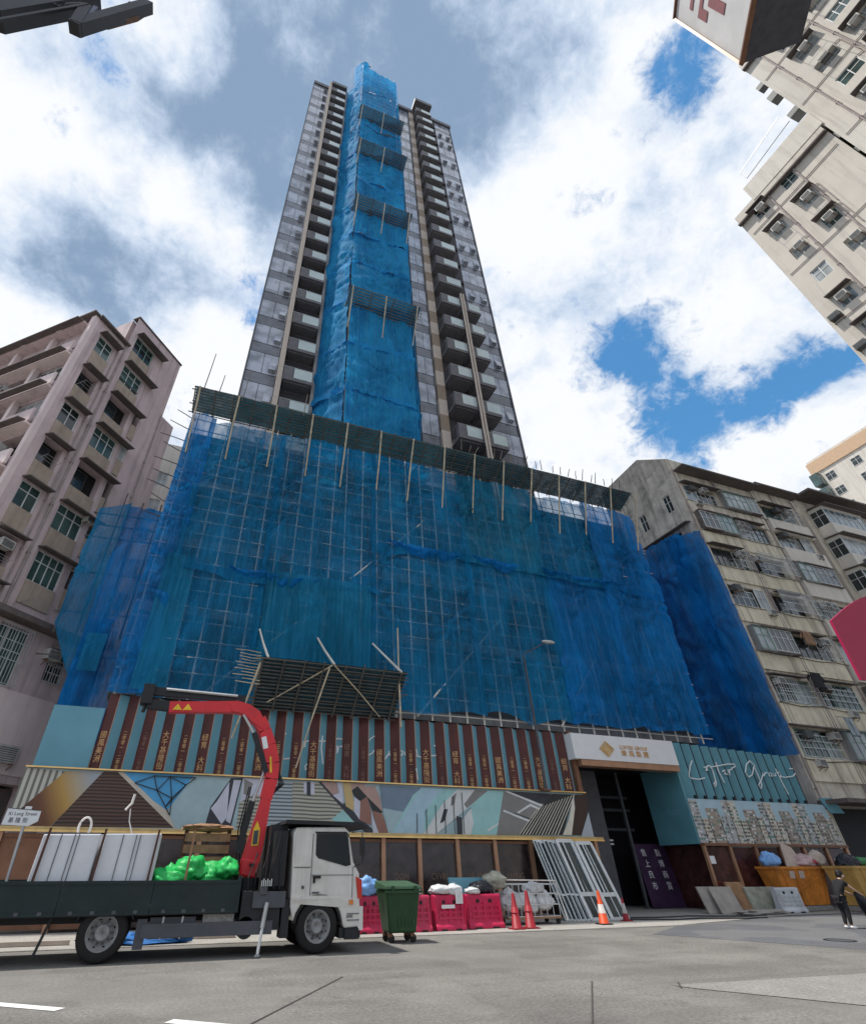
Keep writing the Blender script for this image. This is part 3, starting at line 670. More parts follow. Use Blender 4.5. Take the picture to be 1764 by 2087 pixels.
# ------------------------------------------------------------------ weathered tenement on the right
RX, RY = 33.8, 22.3
ten = thing('tenement_block', 'weathered cream tenement with stained grey gable right of the blue netting', 'apartment block', (RX, RY, 0))
FR = Face(ten, (0, 0, 0), 0.0); FL = Face(ten, (0, 0, 0), R(-90))
sills = [25.75, 22.9, 19.8, 16.6, 13.3, 10.0, 6.9]
cols = [(.55, 4.1), (4.45, 8.2), (9.2, 13.3)]
hr = [(a, b, z, z + 1.55, .35) for z in sills for a, b in cols] + [(.6, 13.4, .2, 4.4, 2.0)] + [(9.6, 13.0, 28.3, 29.5, .3)]
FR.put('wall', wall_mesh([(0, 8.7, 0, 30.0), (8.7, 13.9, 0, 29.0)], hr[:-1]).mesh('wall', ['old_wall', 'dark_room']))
body(ten, 0.005, 13.9, 0.005, 7.5, 0, 28.9, 'old_wall', left=False)
gm = ['glass_blue', 'glass_pale', 'glass_teal', 'glass_dark', 'glass_blue']
for i, z in enumerate(sills):
    for j, (a, b) in enumerate(cols):
        k = (i * 3 + j * 2) % 5
        if (i, j) in ((2, 1), (3, 1)):   # caged balconies
            FR.put('window_grille', grille_mesh(b - a - .2, 1.55, .7, .16), a + .1, 0, z - .1); window(FR, a + 1.2, z, 1.9, 1.4, 2, .6, 'frame_dark', 'glass_dark', .28)
        else:
            cut = a + (b - a) * (.38, .5, .62, .7)[(i * 5 + j * 3) % 4]
            for q, (ua, ub) in enumerate(((a, cut), (cut, b))):
                kk = (i * 7 + j * 4 + q * 3) % 6; gl_ = rnd.choice(['glass_blue', 'glass_pale', 'glass_teal', 'glass_dark', 'glass_dark']); fm_ = 'frame_green' if (i > 4 or kk == 4) else ('frame_white' if kk != 2 else 'frame_dark')
                dd = (-.42 if kk in (1, 4) else -.02 if kk == 0 else .12)
                window(FR, ua + .03, z, ub - ua - .06, 1.55 if kk != 3 else 1.3, max(2, int((ub - ua) / .55)), .62, fm_, gl_, dd)
                if kk in (1, 4):   # enclosed projecting window box
                    FR.put('window_box', cached(('wbx', round(ub - ua, 2), kk), lambda: MB().box(0, ub - ua, -.44, 0, -.12, -.01).box(0, ub - ua, -.5, 0, 1.57, 1.66).box(0, .04, -.4, 0, 0, 1.55).box(ub - ua - .04, ub - ua, -.4, 0, 0, 1.55).mesh('window_box', 'canopy' if kk == 1 else 'concrete_grey')), ua, 0, z)
                if kk == 5: FR.put('window_grille', grille_mesh(ub - ua, 1.5, .35, .2), ua, 0, z)
                if kk in (0, 3, 5): ac(FR, ua + .15 + rnd.random() * .5, z + (1.05 if kk else -.55), .95, rnd.choice(['ac_white', 'ac_dark', 'ac_white']), .4)
                if kk == 2: rod(FR, ua + .2, z - .1, .9, 1.2)
        if (i + j) % 2 == 0 or i in (1, 4, 5): FR.put('canopy', canopy_mesh((b - a + .4) * (1, .62, .8)[(i + j) % 3], .55), a - .2 + (.9 if (i + j) % 3 == 1 else 0), 0, z + 1.7)
        if (i * 2 + j) % 3 != 1: ac(FR, a + .4 + .5 * ((i + j) % 3), z + 1.0, .95, 'ac_white' if (i + j) % 2 else 'ac_dark')
        if (i + j * 2) % 4 == 0: rod(FR, a + .8, z - .3, .8, 1.6)
        if i > 4: FR.put('window_grille', grille_mesh(b - a, 1.2, .12, .5), a, 0, z)
    FR.put('floor_band', MB().box(.3, 8.6, -.12, -.003, z - 1.3, z - .06).mesh('floor_band', 'old_yellow' if i > 0 else 'old_wall'))
    FR.put('floor_band', MB().box(8.95, 13.7, -.3, -.003, z - 1.35, z - .06).mesh('floor_band', 'beige_pale'))
for u in (.12, 4.28, 4.5, 8.75, 11.2, 13.75): down_pipe(FR, u, 4.6, 28.8, .05)
for i, z in enumerate(sills): FR.put('cable', MB().tube([(.2 + 1.9 * q, -.16, z - .12 - .1 * (q % 2) + rnd.uniform(-.05, .05)) for q in range(8)], .022, 5).mesh('cable', 'cable'), 0, 0, 0)
FR.put('roof_canopy', MB().box(.3, 8.9, -1.0, .3, 28.6, 28.75).mesh('roof_canopy', 'canopy')); FR.put('roof_canopy', MB().box(8.7, 14.2, -.9, .3, 28.95, 29.1).mesh('roof_canopy', 'canopy'))
FR.put('shop_front', MB().box(.6, 13.4, .9, 1.0, .2, 4.4).mesh('shop_front', 'recess_dark'))
FR.put('shop_canopy', MB().box(-.2, 14, -1.6, -.005, 4.42, 4.62).mesh('shop_canopy', 'canopy'))
def garment(x, y, z, w, h, m, kind, label):
    mb = MB(); f = lambda a, b: (x + (a - .5) * w * (1 + .15 * b), y - .05 + .06 * noise.noise(Vector((a * 4, b * 3, x))), z - h * b)
    if kind == 'shirt':
        mb.grid(f, 8, 8); mb.grid(lambda a, b: (x - w * .5 - w * .35 * a, y - .03 + .04 * a, z - .05 - .35 * h * a - .22 * h * b), 4, 3); mb.grid(lambda a, b: (x + w * .5 + w * .35 * a, y - .03 + .04 * a, z - .05 - .35 * h * a - .22 * h * b), 4, 3)
    else:
        for s in (-1, 1): mb.grid(lambda a, b: (x + s * w * .25 + (a - .5) * w * .45, y - .04 + .05 * noise.noise(Vector((a * 4 + s, b * 3, x))), z - h * b), 4, 8)
    mb.tube([(x - w, y, z + .02), (x + w, y, z + .02)], .012, 5)
    o = mb.mesh('garment', m, True); so = add(o, 'garment', None, None); md = so.modifiers.new('thickness', 'SOLIDIFY'); md.thickness = .012
    tag(so, label, 'laundry', 'laundry hung on the weathered tenement')
garment(38.9, 21.6, 14.9, .8, 1.0, 'wood', 'shirt', 'brown shirt drying below a window of the weathered tenement')
garment(37.6, 21.6, 11.9, 1.0, 1.0, 'cloth_black', 'shirt', 'black clothes drying low on the weathered tenement')
garment(38.6, 21.6, 9.2, .8, 1.1, 'glass_blue', 'trousers', 'pale grey trousers hanging lowest on the weathered tenement')
# gable towards the lane: u = -(distance back)
hgl = [(-1.75, -1.05, 25.3, 26.9, .2), (-4.5, -3.8, 25.1, 26.7, .2), (-2.0, -1.3, 22.2, 23.4, .2), (-4.3, -3.3, 21.9, 23.2, .2)]
gw = wall_mesh([(-2.5, 0, 0, 29.95), (-7.5, -2.5, 0, 31.6)], hgl)
FL.put('gable', gw.mesh('gable', ['gable_wall', 'dark_room']))
add(MB().poly([(0, 2.5, 29.95), (5, 2.5, 29.95), (5, 2.5, 31.9), (0, 2.5, 31.9)]).mesh('stair_wall', 'gable_wall'), 'stair_wall', ten, (0, 0, 0))
FL.put('gable_top', MB().poly([(-2.5, 0, 29.95), (0, 0, 29.95), (-2.5, 0, 31.9)]).poly([(-7.5, 0, 31.6), (-2.5, 0, 31.6), (-2.5, 0, 31.95)]).mesh('gable_top', 'gable_wall'))
for h in hgl: window(FL, h[0], h[2], h[1] - h[0], h[3] - h[2], 2, .6, 'frame_white', 'glass_dark', .08)
FL.put('canopy', canopy_mesh(4.6, .6), -4.8, 0, 23.6)
add(MB().box(.03, 5, 2.5, 7.5, 28.9, 31.6).mesh('stair_house', 'gable_wall'), 'stair_house', ten, (0, 0, 0))
# second tenement further along
ten2 = thing('tenement_block', 'tenement with stacked projecting bay windows, further right along the street', 'apartment block', (48.6, 22.3, 0))
F2 = Face(ten2, (0, 0, 0), 0.0)
s2 = [26.1, 23.0, 19.9, 16.8, 13.7, 10.6, 7.5]
F2.put('wall', wall_mesh([(0, 22, 0, 29.2)], [(8.4 + 6.5 * q, 11 + 6.5 * q, z, z + 1.6, .3) for z in s2 for q in (0, 1)]).mesh('wall', ['old_wall', 'dark_room']))
body(ten2, 0, 22, 0.005, 12, 0, 29.2, 'beige_wall')
for i, z in enumerate(s2):
    for u in (.8, 12.2):
        bay = F2.put('bay', MB().box(0, 5.2, -1.2, -.004, -1.2, 0).box(0, 5.2, -1.2, -.004, 1.62, 1.9).mesh('bay', 'beige_pale') if (i, u) == (0, .8) else CACHE['bay'], u, 0, z)
        CACHE['bay'] = bay.data
        F2.sub('bay_window', win_frame(5.2, 1.6, 7, .62, 'frame_white'), bay).location = (0, -1.18, 0.01)
        F2.sub('bay_pane', pane(5.2, 1.6, ('glass_blue', 'glass_pale', 'glass_teal')[i % 3]), bay).location = (0, -1.18, .01)
        s_ = F2.sub('bay_window', win_frame(1.15, 1.6, 2, .62, 'frame_white'), bay); s_.location = (0.01, -.01, .01); s_.rotation_euler = (0, 0, R(-90))
        s_ = F2.sub('bay_pane', pane(1.15, 1.6, 'glass_dark'), bay); s_.location = (0.01, -.01, .01); s_.rotation_euler = (0, 0, R(-90))
        F2.put('canopy', canopy_mesh(5.6, 1.6), u - .2, -.1, z + 1.95)
        if i % 2: ac(F2, u + 1, z - .9, 1.0, 'ac_dark', 1.6)
F2.put('roof_canopy', MB().box(-.3, 22, -1.6, .3, 29.2, 29.4).mesh('roof_canopy', 'canopy'))
ten3 = thing('apartment_block', 'tall block with an orange top storey far off at the right edge', 'apartment block', (97.5, 21, 0))
F3 = Face(ten3, (0, 0, 0), R(-90)); F3f = Face(ten3, (0, 0, 0), 0.0)
F3f.put('wall', wall_mesh([(0, 30, 0, 62)], [(3 + 4 * i, 5 + 4 * i, 6 + 3.2 * j, 7.8 + 3.2 * j, .3) for i in range(6) for j in range(16)]).mesh('wall', ['beige_pale', 'dark_room']))
body(ten3, 0, 30, 0, 19, 0, 62, 'beige_pale')
for j in range(17):
    for q in range(4): window(F3, -17.5 + q * 4.2, 5.5 + 3.2 * j, 1.5, 1.5, 2, .6, 'frame_white', 'glass_dark', -.06)
    F3.put('bay', MB().box(-19.2, -17.9, -1.4, 0, 5 + 3.2 * j, 7.4 + 3.2 * j).mesh('bay', 'glass_teal'), 0, 0, 0)
F3f.put('top_storey', MB().box(-.2, 30.2, -.25, 19.2, 59.2, 61.5).mesh('top_storey', 'orange_wall'))

# ------------------------------------------------------------------ tall blocks at the upper right
TX = 34.0
def street_block(label, yfar, ynear, ztop, wm, seed, ucols, first, bays):
    b = thing('apartment_block', label, 'apartment block', (TX, yfar, 0)); F = Face(b, (0, 0, 0), R(-90)); L = yfar - ynear
    rr = random.Random(seed); hs = []; todo = []
    zt = first
    while zt > 4:
        for c, (u, w, kind) in enumerate(ucols):
            k = (kind + int(zt)) % 4 if kind < 4 else kind
            h = 1.25 if k != 5 else 1.9
            if u + w < L - .2: hs.append((u, u + w, zt - h, zt, .55 if k in (1, 5) else .18)); todo.append((u, w, zt - h, h, k))
        zt -= 2.97
    F.put('wall', wall_mesh([(0, L, 0, ztop)], hs).mesh('wall', [wm, 'dark_room']))
    add(MB().poly([(0, 0, 0), (14, 0, 0), (14, 0, ztop), (0, 0, ztop)]).poly([(0, 0, ztop), (14, 0, ztop), (14, -L, ztop), (0, -L, ztop)]).poly([(0, -L, 0), (0, -L, ztop), (14, -L, ztop), (14, -L, 0)]).poly([(14, 0, 0), (14, -L, 0), (14, -L, ztop), (14, 0, ztop)]).mesh('side_wall', wm), 'side_wall', b, (0, 0, 0))
    for u, w, z, h, k in todo:
        if k == 5: F.put('window_grille', grille_mesh(w, h, .5, .2), u, 0, z); window(F, u + .3, z + .3, w - .6, h - .6, 2, .6, 'frame_white', 'glass_dark', .4)
        else:
            window(F, u, z, w, h, 2 if w < 1.6 else 4, .6, 'frame_white', rr.choice(['glass_teal', 'glass_dark', 'glass_blue', 'glass_pale']), .06 if k != 1 else .3)
            if k != 2: ac(F, u + .1 + rr.random() * .4, z + h * .35, 1.0, rr.choice(['ac_white', 'ac_dark', 'ac_white']), .45)
            if k in (0, 3): F.put('canopy', canopy_mesh(w + .4, .55), u - .2, 0, z + h + .1)
            if rr.random() < .3: rod(F, u, z - .2, .9, w)
        if rr.random() < .5: down = F.put('waste_pipe', cached(('wp', round(w, 1)), lambda: MB().tube([(w + .35, -.06, -1.6), (w + .35, -.06, 1.0), (w + .05, -.06, 1.15)], .035, 5).mesh('waste_pipe', 'pipe')), u, 0, z)
    for u in bays: down_pipe(F, u, 2, ztop - .8, .06)
    for q in range(5): F.put('conduit', MB().tube([(.2, -.05, first - 1.9 - 5.94 * q), (L * .5, -.05, first - 1.95 - 5.94 * q), (L - .2, -.05, first - 1.85 - 5.94 * q)], .03, 5).mesh('conduit', 'pipe'), 0, 0, 0)
    F.put('parapet', MB().box(-.02, L, -.06, .3, ztop - .9, ztop + .3).mesh('parapet', wm)); F.put('cornice', MB().box(-.05, L, -.35, -.06, ztop - 1.05, ztop - .9).mesh('cornice', 'canopy'))
    return b, F
blk1, FT1 = street_block('beige apartment block with air conditioners, its roof corner nearer the picture centre', 8.53, 1.75, 44.4, 'beige_wall', 3, [(1.0, 1.0, 0), (3.2, 1.0, 3), (4.7, 1.9, 5)], 43.6, [2.35, 4.3])
blk2, FT2 = street_block('taller pale beige apartment block in the top right corner with the billboard beside it', 1.6, -14, 58.0, 'beige_pale', 8, [(2.0, 1.4, 0), (4.3, 1.9, 2), (7.2, 1.4, 3), (9.6, 1.9, 0), (12.3, 1.5, 2)], 55.5, [1.2, 3.9, 6.6])
for k in range(9): # dark cooling units on the far side wall of the taller block, seen on edge
    z = 54.0 - 2.9 * k + .5 * (k % 2)
    FT2.put('cooling_unit', cached(('cb', k % 3), lambda: MB().box(-.5 - .1 * (k % 3), 0.0, .3, .9 + .15 * (k % 3), 0, .6 + .2 * (k % 2)).mesh('cooling_unit', 'ac_dark')), 0, 0, z)
for k in range(5): ac(FT1, .2, 30 - 2.97 * k, 1.0, 'ac_dark', .4)
FT1.put('roof_slab', MB().box(1.6, 7, -.1, 4, 44.4, 46.4).mesh('roof_slab', 'beige_pale'))
tag(MB().tube([(33.9, 2.6, 48.9), (33.9, 6.4, 48.1), (33.9, 6.3, 46.9), (33.9, 2.4, 47.5)], .035, 5).obj('pole_frame', 'steel'), 'thin steel pole frame sticking out into the sky from the taller beige block', 'pole frame')
# billboard at the top of the corner
bx, by = 25.6, 1.05
bang = R(38); bd = Vector((math.sin(bang), math.cos(bang), 0)); bn_ = Vector((math.cos(bang), -math.sin(bang), 0))
bb = thing('billboard', 'pale billboard with dark red characters mounted high at the top right', 'billboard', (bx, by, 44.5))
far_ = Vector((26.0, 1.03, 0)); near_ = far_ - bd * 9.0
A = [Vector((p.x, p.y, z)) for p, z in ((far_, 44.9), (near_, 44.9), (near_, 57.6), (far_, 57.6))]
MB().hexa(A, [p + bn_ * .12 for p in A]).obj('panel', 'billboard', bb)
for a, b_ in ((0, 1), (1, 2), (2, 3), (3, 0)):
    MB().bar(A[a] - bn_ * .03, A[b_] - bn_ * .03, .3, .16).obj('frame', 'copper_dark', bb)
B0 = [p + bn_ * .14 for p in A]
MB().hexa(B0, [p + bn_ * 3.2 for p in B0]).obj('support_box', 'billboard_side', bb)
bT = Matrix.Translation(far_ - bd * 4.4 - bn_ * .03 + Vector((0, 0, 51.2))) @ Matrix.Rotation(R(90) - bang + R(180), 4, 'Z') @ Matrix.Rotation(R(90), 4, 'X')
add(text_mesh('帝', 8.2, 'billboard_red', bT, .02), 'lettering', bb)

# ------------------------------------------------------------------ podium and tower
pod = thing('podium_building', 'dark concrete podium block wrapped in blue netting under the tower', 'podium', (-3.3, 22.9, 0))
FP = Face(pod, (0, 0, 0), 0.0)
hp = [(.8 + 3.0 * i, 2.9 + 3.0 * i, 8.3 + 3.6 * j, 10.6 + 3.6 * j, .4) for i in range(10) for j in range(4)]
FP.put('wall', wall_mesh([(0, 30.2, 7.0, 21.7)], hp).mesh('wall', ['podium_grey', 'dark_room']))
for i, h in enumerate(hp): window(FP, h[0], h[2], 2.1, 2.3, 3, .7, 'frame_dark', 'glass_dark', .1)
body(pod, 0, 30.2, 0.01, 18, 0, 21.7, 'concrete_grey')
for j in range(4): FP.put('floor_band', MB().box(0, 30.2, -.18, -.005, 7.2 + 3.6 * j, 7.6 + 3.6 * j).mesh('floor_band', 'concrete_grey'))

TH = 3.52; Z0 = 20.0
tw = thing('tower', 'tall grey glass residential tower under scaffold netting, with stacked balconies', 'tower', (-1.45, 26.0, 0))
nfl = 23
FT = Face(tw, (1.45, -26.0, 0), 0.0)          # plane helper: u = world X, d = world Y
def world_box(name, m, x0, x1, y0, y1, z0, z1): return MB().box(x0, x1, y0, y1, z0, z1).obj(name, m, tw)
core = MB().box(-1.4, 21.0, 26.15, 46, 0, 100.8).obj('core', 'tower_frame', tw)
world_box('core', 'tower_frame', 12.0, 21.0, 24.75, 26.1, 0, 101.2)
def gpanel(w, h, m): return cached(('gp', round(w, 2), round(h, 2), m), lambda: MB().box(.02, w - .02, 0, .12, .02, h - .02).mesh('glass_panel' if m != 'tower_band' else 'spandrel', m))
def glazed(x0, x1, y, n, vents, ph=0):
    w = (x1 - x0) / n
    for k in range(nfl):
        z = Z0 + k * TH
        if z + TH > 102: continue
        for i in range(n):
            o = FT.put('glass_panel', gpanel(w, TH * .66, 'tower_glass'), x0 + i * w, y, z + TH * .34)
        if k % 1 == 0: FT.put('spandrel', gpanel(x1 - x0, TH * .32, 'tower_band'), x0, y + .015, z + TH * .01)
        if vents and (k + ph) % vents[1] == 0 and (x0 < 10 or (k * 7) % 5 < 3):
            for vx in vents[0]:
                FT.put('open_window', cached('ow', lambda: MB().hexa([(0, -.02, .0), (.55, -.02, .0), (.55, -.02, 1.1), (0, -.02, 1.1)], [(0.0, -.36, .0), (.5, -.36, .0), (.55, -.06, 1.1), (0, -.06, 1.1)]).mesh('open_window', 'tower_glass')), vx, y, z + TH * .42)
glazed(-1.4, 0.86, 26.0, 2, ((0.2,), 1))
glazed(12.1, 13.6, 24.6, 2, None)
glazed(18.3, 21.0, 24.6, 3, ((18.7, 20.1), 1))
for x0, x1, y, m in ((.88, 1.25, 25.2, 'fin_beige'), (3.55, 3.8, 25.6, 'concrete_grey'), (-1.5, -1.4, 25.9, 'tower_frame'), (21.0, 21.12, 24.5, 'tower_frame'), (11.7, 12.08, 24.9, 'tower_frame')):
    world_box('fin', m, x0, x1, y, 26.6, Z0, 101.5)
for k in range(nfl * 2):   # checkered brown and beige pier
    z = Z0 + k * TH / 2
    if z > 100: break
    world_box('pier_block', 'fin_brown' if k % 2 else 'fin_beige', 13.65, 14.4, 24.35, 24.76, z + .002, z + TH / 2)
def balcony(x0, x1, yf, yb, z, split=None):
    w = x1 - x0
    def slab(): return MB().box(0, w, 0, yb - yf, -.32, 0).box(.15, w - .15, .2, yb - yf, -.42, -.321).mesh('balcony', 'tower_slab')
    o = FT.put('balcony', cached(('bs', round(w, 2), round(yb - yf, 2)), slab), x0, yf, z)
    g = FT.sub('balustrade', cached(('bg', round(w, 2)), lambda: MB().box(w * .36, w - .05, .03, .06, .05, 1.1).mesh('balustrade', 'balustrade')), o)
    s_ = FT.sub('planter', cached(('bp', round(w, 2)), lambda: MB().box(.03, w * .34, .02, .4, .0, 1.15).mesh('planter', 'tower_slab')), o)
    r_ = FT.sub('rail', cached(('br', round(w, 2)), lambda: MB().box(0, w, .02, .07, 1.12, 1.17).box(0, .05, .02, .9, 1.12, 1.17).box(w - .05, w, .02, .9, 1.12, 1.17).mesh('rail', 'steel')), o)
    return o
for k in range(nfl):
    z = Z0 + k * TH + .55
    if z < 100:
        balcony(1.28, 3.52, 25.1, 26.6, z)
        balcony(14.45, 17.0 if k > 7 else 16.5, 23.2, 24.7, z)
        if k <= 7: balcony(16.75, 18.7, 23.3, 24.7, z)
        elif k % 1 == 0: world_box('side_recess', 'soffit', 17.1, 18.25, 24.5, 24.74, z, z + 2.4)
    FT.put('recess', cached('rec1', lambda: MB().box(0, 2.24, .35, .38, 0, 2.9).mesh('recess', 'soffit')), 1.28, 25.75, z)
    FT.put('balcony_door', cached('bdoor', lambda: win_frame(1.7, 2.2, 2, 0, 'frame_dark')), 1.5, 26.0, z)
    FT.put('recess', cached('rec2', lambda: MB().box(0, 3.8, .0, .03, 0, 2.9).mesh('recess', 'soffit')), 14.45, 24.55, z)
for x in (16.48, 16.74): MB().tube([(x, 22.95, 20.2), (x, 22.95, 46.8)], .09, 8).obj('riser_pipe', 'fin_beige', tw)
for x0, x1, y0, z in ((-1.5, .9, 25.8, 101.4), (1.2, 3.6, 25.0, 101.6), (11.7, 14.4, 24.2, 101.0), (14.3, 17.2, 22.9, 102.4), (17.2, 21.2, 24.3, 101.8)):
    world_box('parapet', 'tower_frame', x0, x1, y0, 27, z - 1.0, z)

# ------------------------------------------------------------------ scaffolds and nets
def pole(parent, p0, p1, r=.045, m='bamboo', name='pole', wob=.03, n=5):
    p0, p1 = Vector(p0), Vector(p1); k = max(2, int((p1 - p0).length / 3)); pts = []
    for i in range(k + 1):
        p = p0.lerp(p1, i / k)
        if 0 < i < k: p += Vector((rnd.uniform(-wob, wob), rnd.uniform(-wob, wob) * .5, rnd.uniform(-wob, wob)))
        pts.append(p)
    return MB().tube(pts, r, n, r1=r * .75).obj(name, m, parent)
def net_fn(P0, P1, zlo, zhi, seed, amp, hem=0.0, lean=0.0):
    P0, P1 = Vector((*P0, 0)), Vector((*P1, 0)); L = (P1 - P0).length; d = (P1 - P0) / L; n = Vector((d.y, -d.x, 0))
    sv = Vector((seed * 7.13, seed * 3.31, seed * 1.7))
    rr = random.Random(seed * 13 + 5); zA = zlo(0) if callable(zlo) else zlo; zB = zhi(0) if callable(zhi) else zhi
    ties = [(rr.uniform(0, L), rr.uniform(zA, zB), rr.uniform(0, 6.3), rr.choice((5, 6, 7, 9)), rr.uniform(.9, 2.6)) for _ in range(max(2, int(L * abs(zB - zA) / 7.5)))]
    def f(a, b):
        u = a * L; z0 = zlo(a) if callable(zlo) else zlo; z1 = zhi(a) if callable(zhi) else zhi
        z = z0 + (z1 - z0) * b
        q = Vector((u * .45, z * .16, 0)) + sv; w = .9 * noise.noise(q)
        sk = u + .5 * noise.noise(Vector((u * .3, z * .3, 9)) + sv) + z * .12 * noise.noise(sv * 1.3)
        w += .5 * noise.noise(Vector((sk * 1.5, z * .1, 4)) + sv) + .3 * abs(noise.noise(Vector((sk * 3.6, z * .22, 2)) + sv))
        w += .16 * noise.noise(Vector((sk * 7.0, z * .8, 1)) + sv)
        tie = abs(math.sin(math.pi * z / 3.1)) ** .6     # tied back at every third lift
        w += .38 * noise.noise(Vector((u * .4, z * .95 + .8 * noise.noise(Vector((u * .7, z * .3, 5)) + sv), 6)) + sv) + .16 * abs(noise.noise(Vector((u * .9 + z * .7, z * 1.3 - u * .3, 3)) + sv))
        w *= .35 + .65 * tie
        for tu, tz, ph, kk, rad in ties:   # creases radiating from the tie points
            r_ = math.hypot(u - tu, z - tz)
            if r_ < rad * 2.2: w += .9 * math.exp(-r_ / rad) * min(1, r_ / .35) * (abs(math.sin(math.atan2(z - tz, u - tu) * kk * .5 + ph + .6 * r_)) - .6)
        if hem: # gathered hem at the lower edge
            e = max(0.0, 1 - b * (z1 - z0) / .8); w += e * hem * (.5 + .9 * noise.noise(Vector((u * .9, 0, seed)))) + e * .1 * noise.noise(Vector((u * 5, z * 6, seed)))
            z += e * .35 * noise.noise(Vector((u * .55, 3, seed)))
        if b > .93: z += .12 * noise.noise(Vector((u * 1.6, 8, seed)))
        p = P0 + d * u + n * (max(-.05, .1 + amp * w) + lean * b)
        return (p.x, p.y, z)
    return f, L
def net(parent, P0, P1, zlo, zhi, m, seed, amp=.28, res=.17, hem=0.0, lean=0.0, label=None):
    f, L = net_fn(P0, P1, zlo, zhi, seed, amp, hem, lean)
    za = zhi(0) if callable(zhi) else zhi; zb = zlo(0) if callable(zlo) else zlo
    me = MB().grid(f, max(4, int(L / res)), max(4, int((za - zb) / (res * 1.25)))).mesh('net_sheet', m, True)
    return add(me, 'net_sheet', parent, label=label)
scf = thing('bamboo_scaffold', 'bamboo scaffold grid wrapped round the wide podium behind the blue net', 'scaffold', (-3.3, 22.3, 0))
for i in range(34):
    x = -3.1 + i * .9; top = 22.6 + rnd.random() * .5 if i < 27 else 22.8 + rnd.random() * 1.3
    pole(scf, (x, 22.2, 7.08), (x + rnd.uniform(-.1, .1), 22.2, top), .045, 'bamboo_white')
for j in range(21):
    z = 7.3 + j * .74; pole(scf, (-3.35, 22.14, z + rnd.uniform(-.05, .05)), (27.3, 22.14, z + rnd.uniform(-.08, .08)), .03, 'bamboo_white')
for i in range(14):
    x = -2.2 + i * 2.1; pole(scf, (x, 22.4, 20.6), (x + .1, 22.95, 20.6), .04)
for a, b in (((0.2, 7.4), (5.2, 12.4)), ((6.2, 13.6), (10.6, 18.2)), ((9.6, 7.2), (14.8, 12.6)), ((17.4, 7.3), (21.6, 12.2)), ((12.5, 18.8), (17.2, 13.9))):
    pole(scf, (a[0], 22.1, a[1]), (b[0], 22.1, b[1]), .05, 'bamboo_white', 'brace')
for k in range(9):   # ends sticking out at the left edge
    z = 15.5 + k * .85; pole(scf, (-3.2, 22.5, z), (-4.1 - rnd.random() * .7, 22.4, z + rnd.uniform(.1, .5)), .03, 'bamboo_dark')
for k in range(8):
    pole(scf, (-3.35 - .05 * (k % 2), 22.6 + k * .5, 7), (-3.4, 22.6 + k * .5, 22.2), .04, 'bamboo_dark')
netp = thing('scaffold_net', 'large sheet of dark blue netting hung over the whole front of the podium', 'scaffold net', (-3.3, 22.0, 0))
lx = [-3.35, -2.2, 1.8, 7.4, 13.0, 18.2, 22.6, 26.9]
seam = [13.7, 13.2, 12.9, 13.3, 16.3, 16.2, 16.1, 16.0]
low_m = ['net_blue_deep', 'net_blue', 'net_teal', 'net_blue', 'net_blue', 'net_blue_deep', 'net_blue_deep']
up_m = ['net_blue_deep', 'net_blue', 'net_blue', 'net_blue', 'net_teal', 'net_blue', 'net_blue_deep']
bot = [7.1, 7.05, 7.1, 7.2, 7.5, 7.4, 7.5, 7.55]
for i in range(7):
    t0, t1 = seam[i], seam[i + 1]
    if i == 3: t0, t1 = 15.9, 16.3
    if i == 2: t0, t1 = 13.0, 13.4
    b0, b1 = bot[i], bot[i + 1]
    hi = (lambda a, t0=t0, t1=t1: t0 + (t1 - t0) * a); lo = (lambda a, b0=b0, b1=b1: b0 + (b1 - b0) * a)
    x0 = lx[i] - (.15 if i else 0); x1 = lx[i + 1] + .15
    ya = 22.1 - .012 * i
    net(netp, (x0, ya), (x1, ya), lo, hi, low_m[i], i + 1, .34 if i not in (4, 5) else .24, .12, .16)
    lo2 = (lambda a, t0=t0, t1=t1: t0 - .55 + (t1 - t0) * a); f2 = 22.3 if i not in (1, 5) else 22.05
    net(netp, (x0, 22.0 + .012 * i), (x1, 22.0 + .012 * i), lo2, f2, up_m[i], i + 21, .4, .12, .42)
# loose patches hung over the front
net(netp, (-2.6, 21.86), (-1.3, 21.86), 7.2, 13.3, 'net_teal', 41, .12, .15)
net(netp, (2.0, 21.84), (7.2, 21.84), 8.6, 13.2, 'net_teal', 42, .12, .15)
for i, (a, b, s_) in enumerate(((8.2, 13.0, 51), (13.4, 17.0, 52), (18.0, 24.0, 53), (.2, 4.8, 54))):   # folds of slack net gathered along the seam
    z = 16.2 if a > 8 else 13.1; pts = []
    for k in range(25):
        t = k / 24; pts.append((a + (b - a) * t, 21.72 + .1 * noise.noise(Vector((t * 6, s_, 0))), z - .25 - .35 * math.sin(math.pi * t) * noise.noise(Vector((t * 2, 1, s_))) - .25 * abs(noise.noise(Vector((t * 5, s_, 2))))))
    def sag(q, b, a=a, w=b - a, z=z, s_=s_):
        x = a + w * q; dr = .35 + .75 * abs(noise.noise(Vector((x * .55, s_, 1)))) + .3 * abs(noise.noise(Vector((x * 1.7, s_, 4))))
        dr *= math.sin(math.pi * min(1, max(0, q))) ** .5
        bl = math.sin(math.pi * b); 
        return (x, 21.86 - bl * (.12 + .28 * abs(noise.noise(Vector((x * 1.3, b * 1.5, s_))))) - .12 * noise.noise(Vector((x * 4.0, b * 3, s_))), z + .12 * noise.noise(Vector((x * .8, 7, s_))) - dr * b)
    MB().grid(sag, 60, 9).obj('net_fold', 'net_blue_deep', netp, True)
nets_side = thing('scaffold_net', 'blue netting on the lower scaffold in the gap beside the pink block', 'scaffold net', (-5.5, 24, 0))
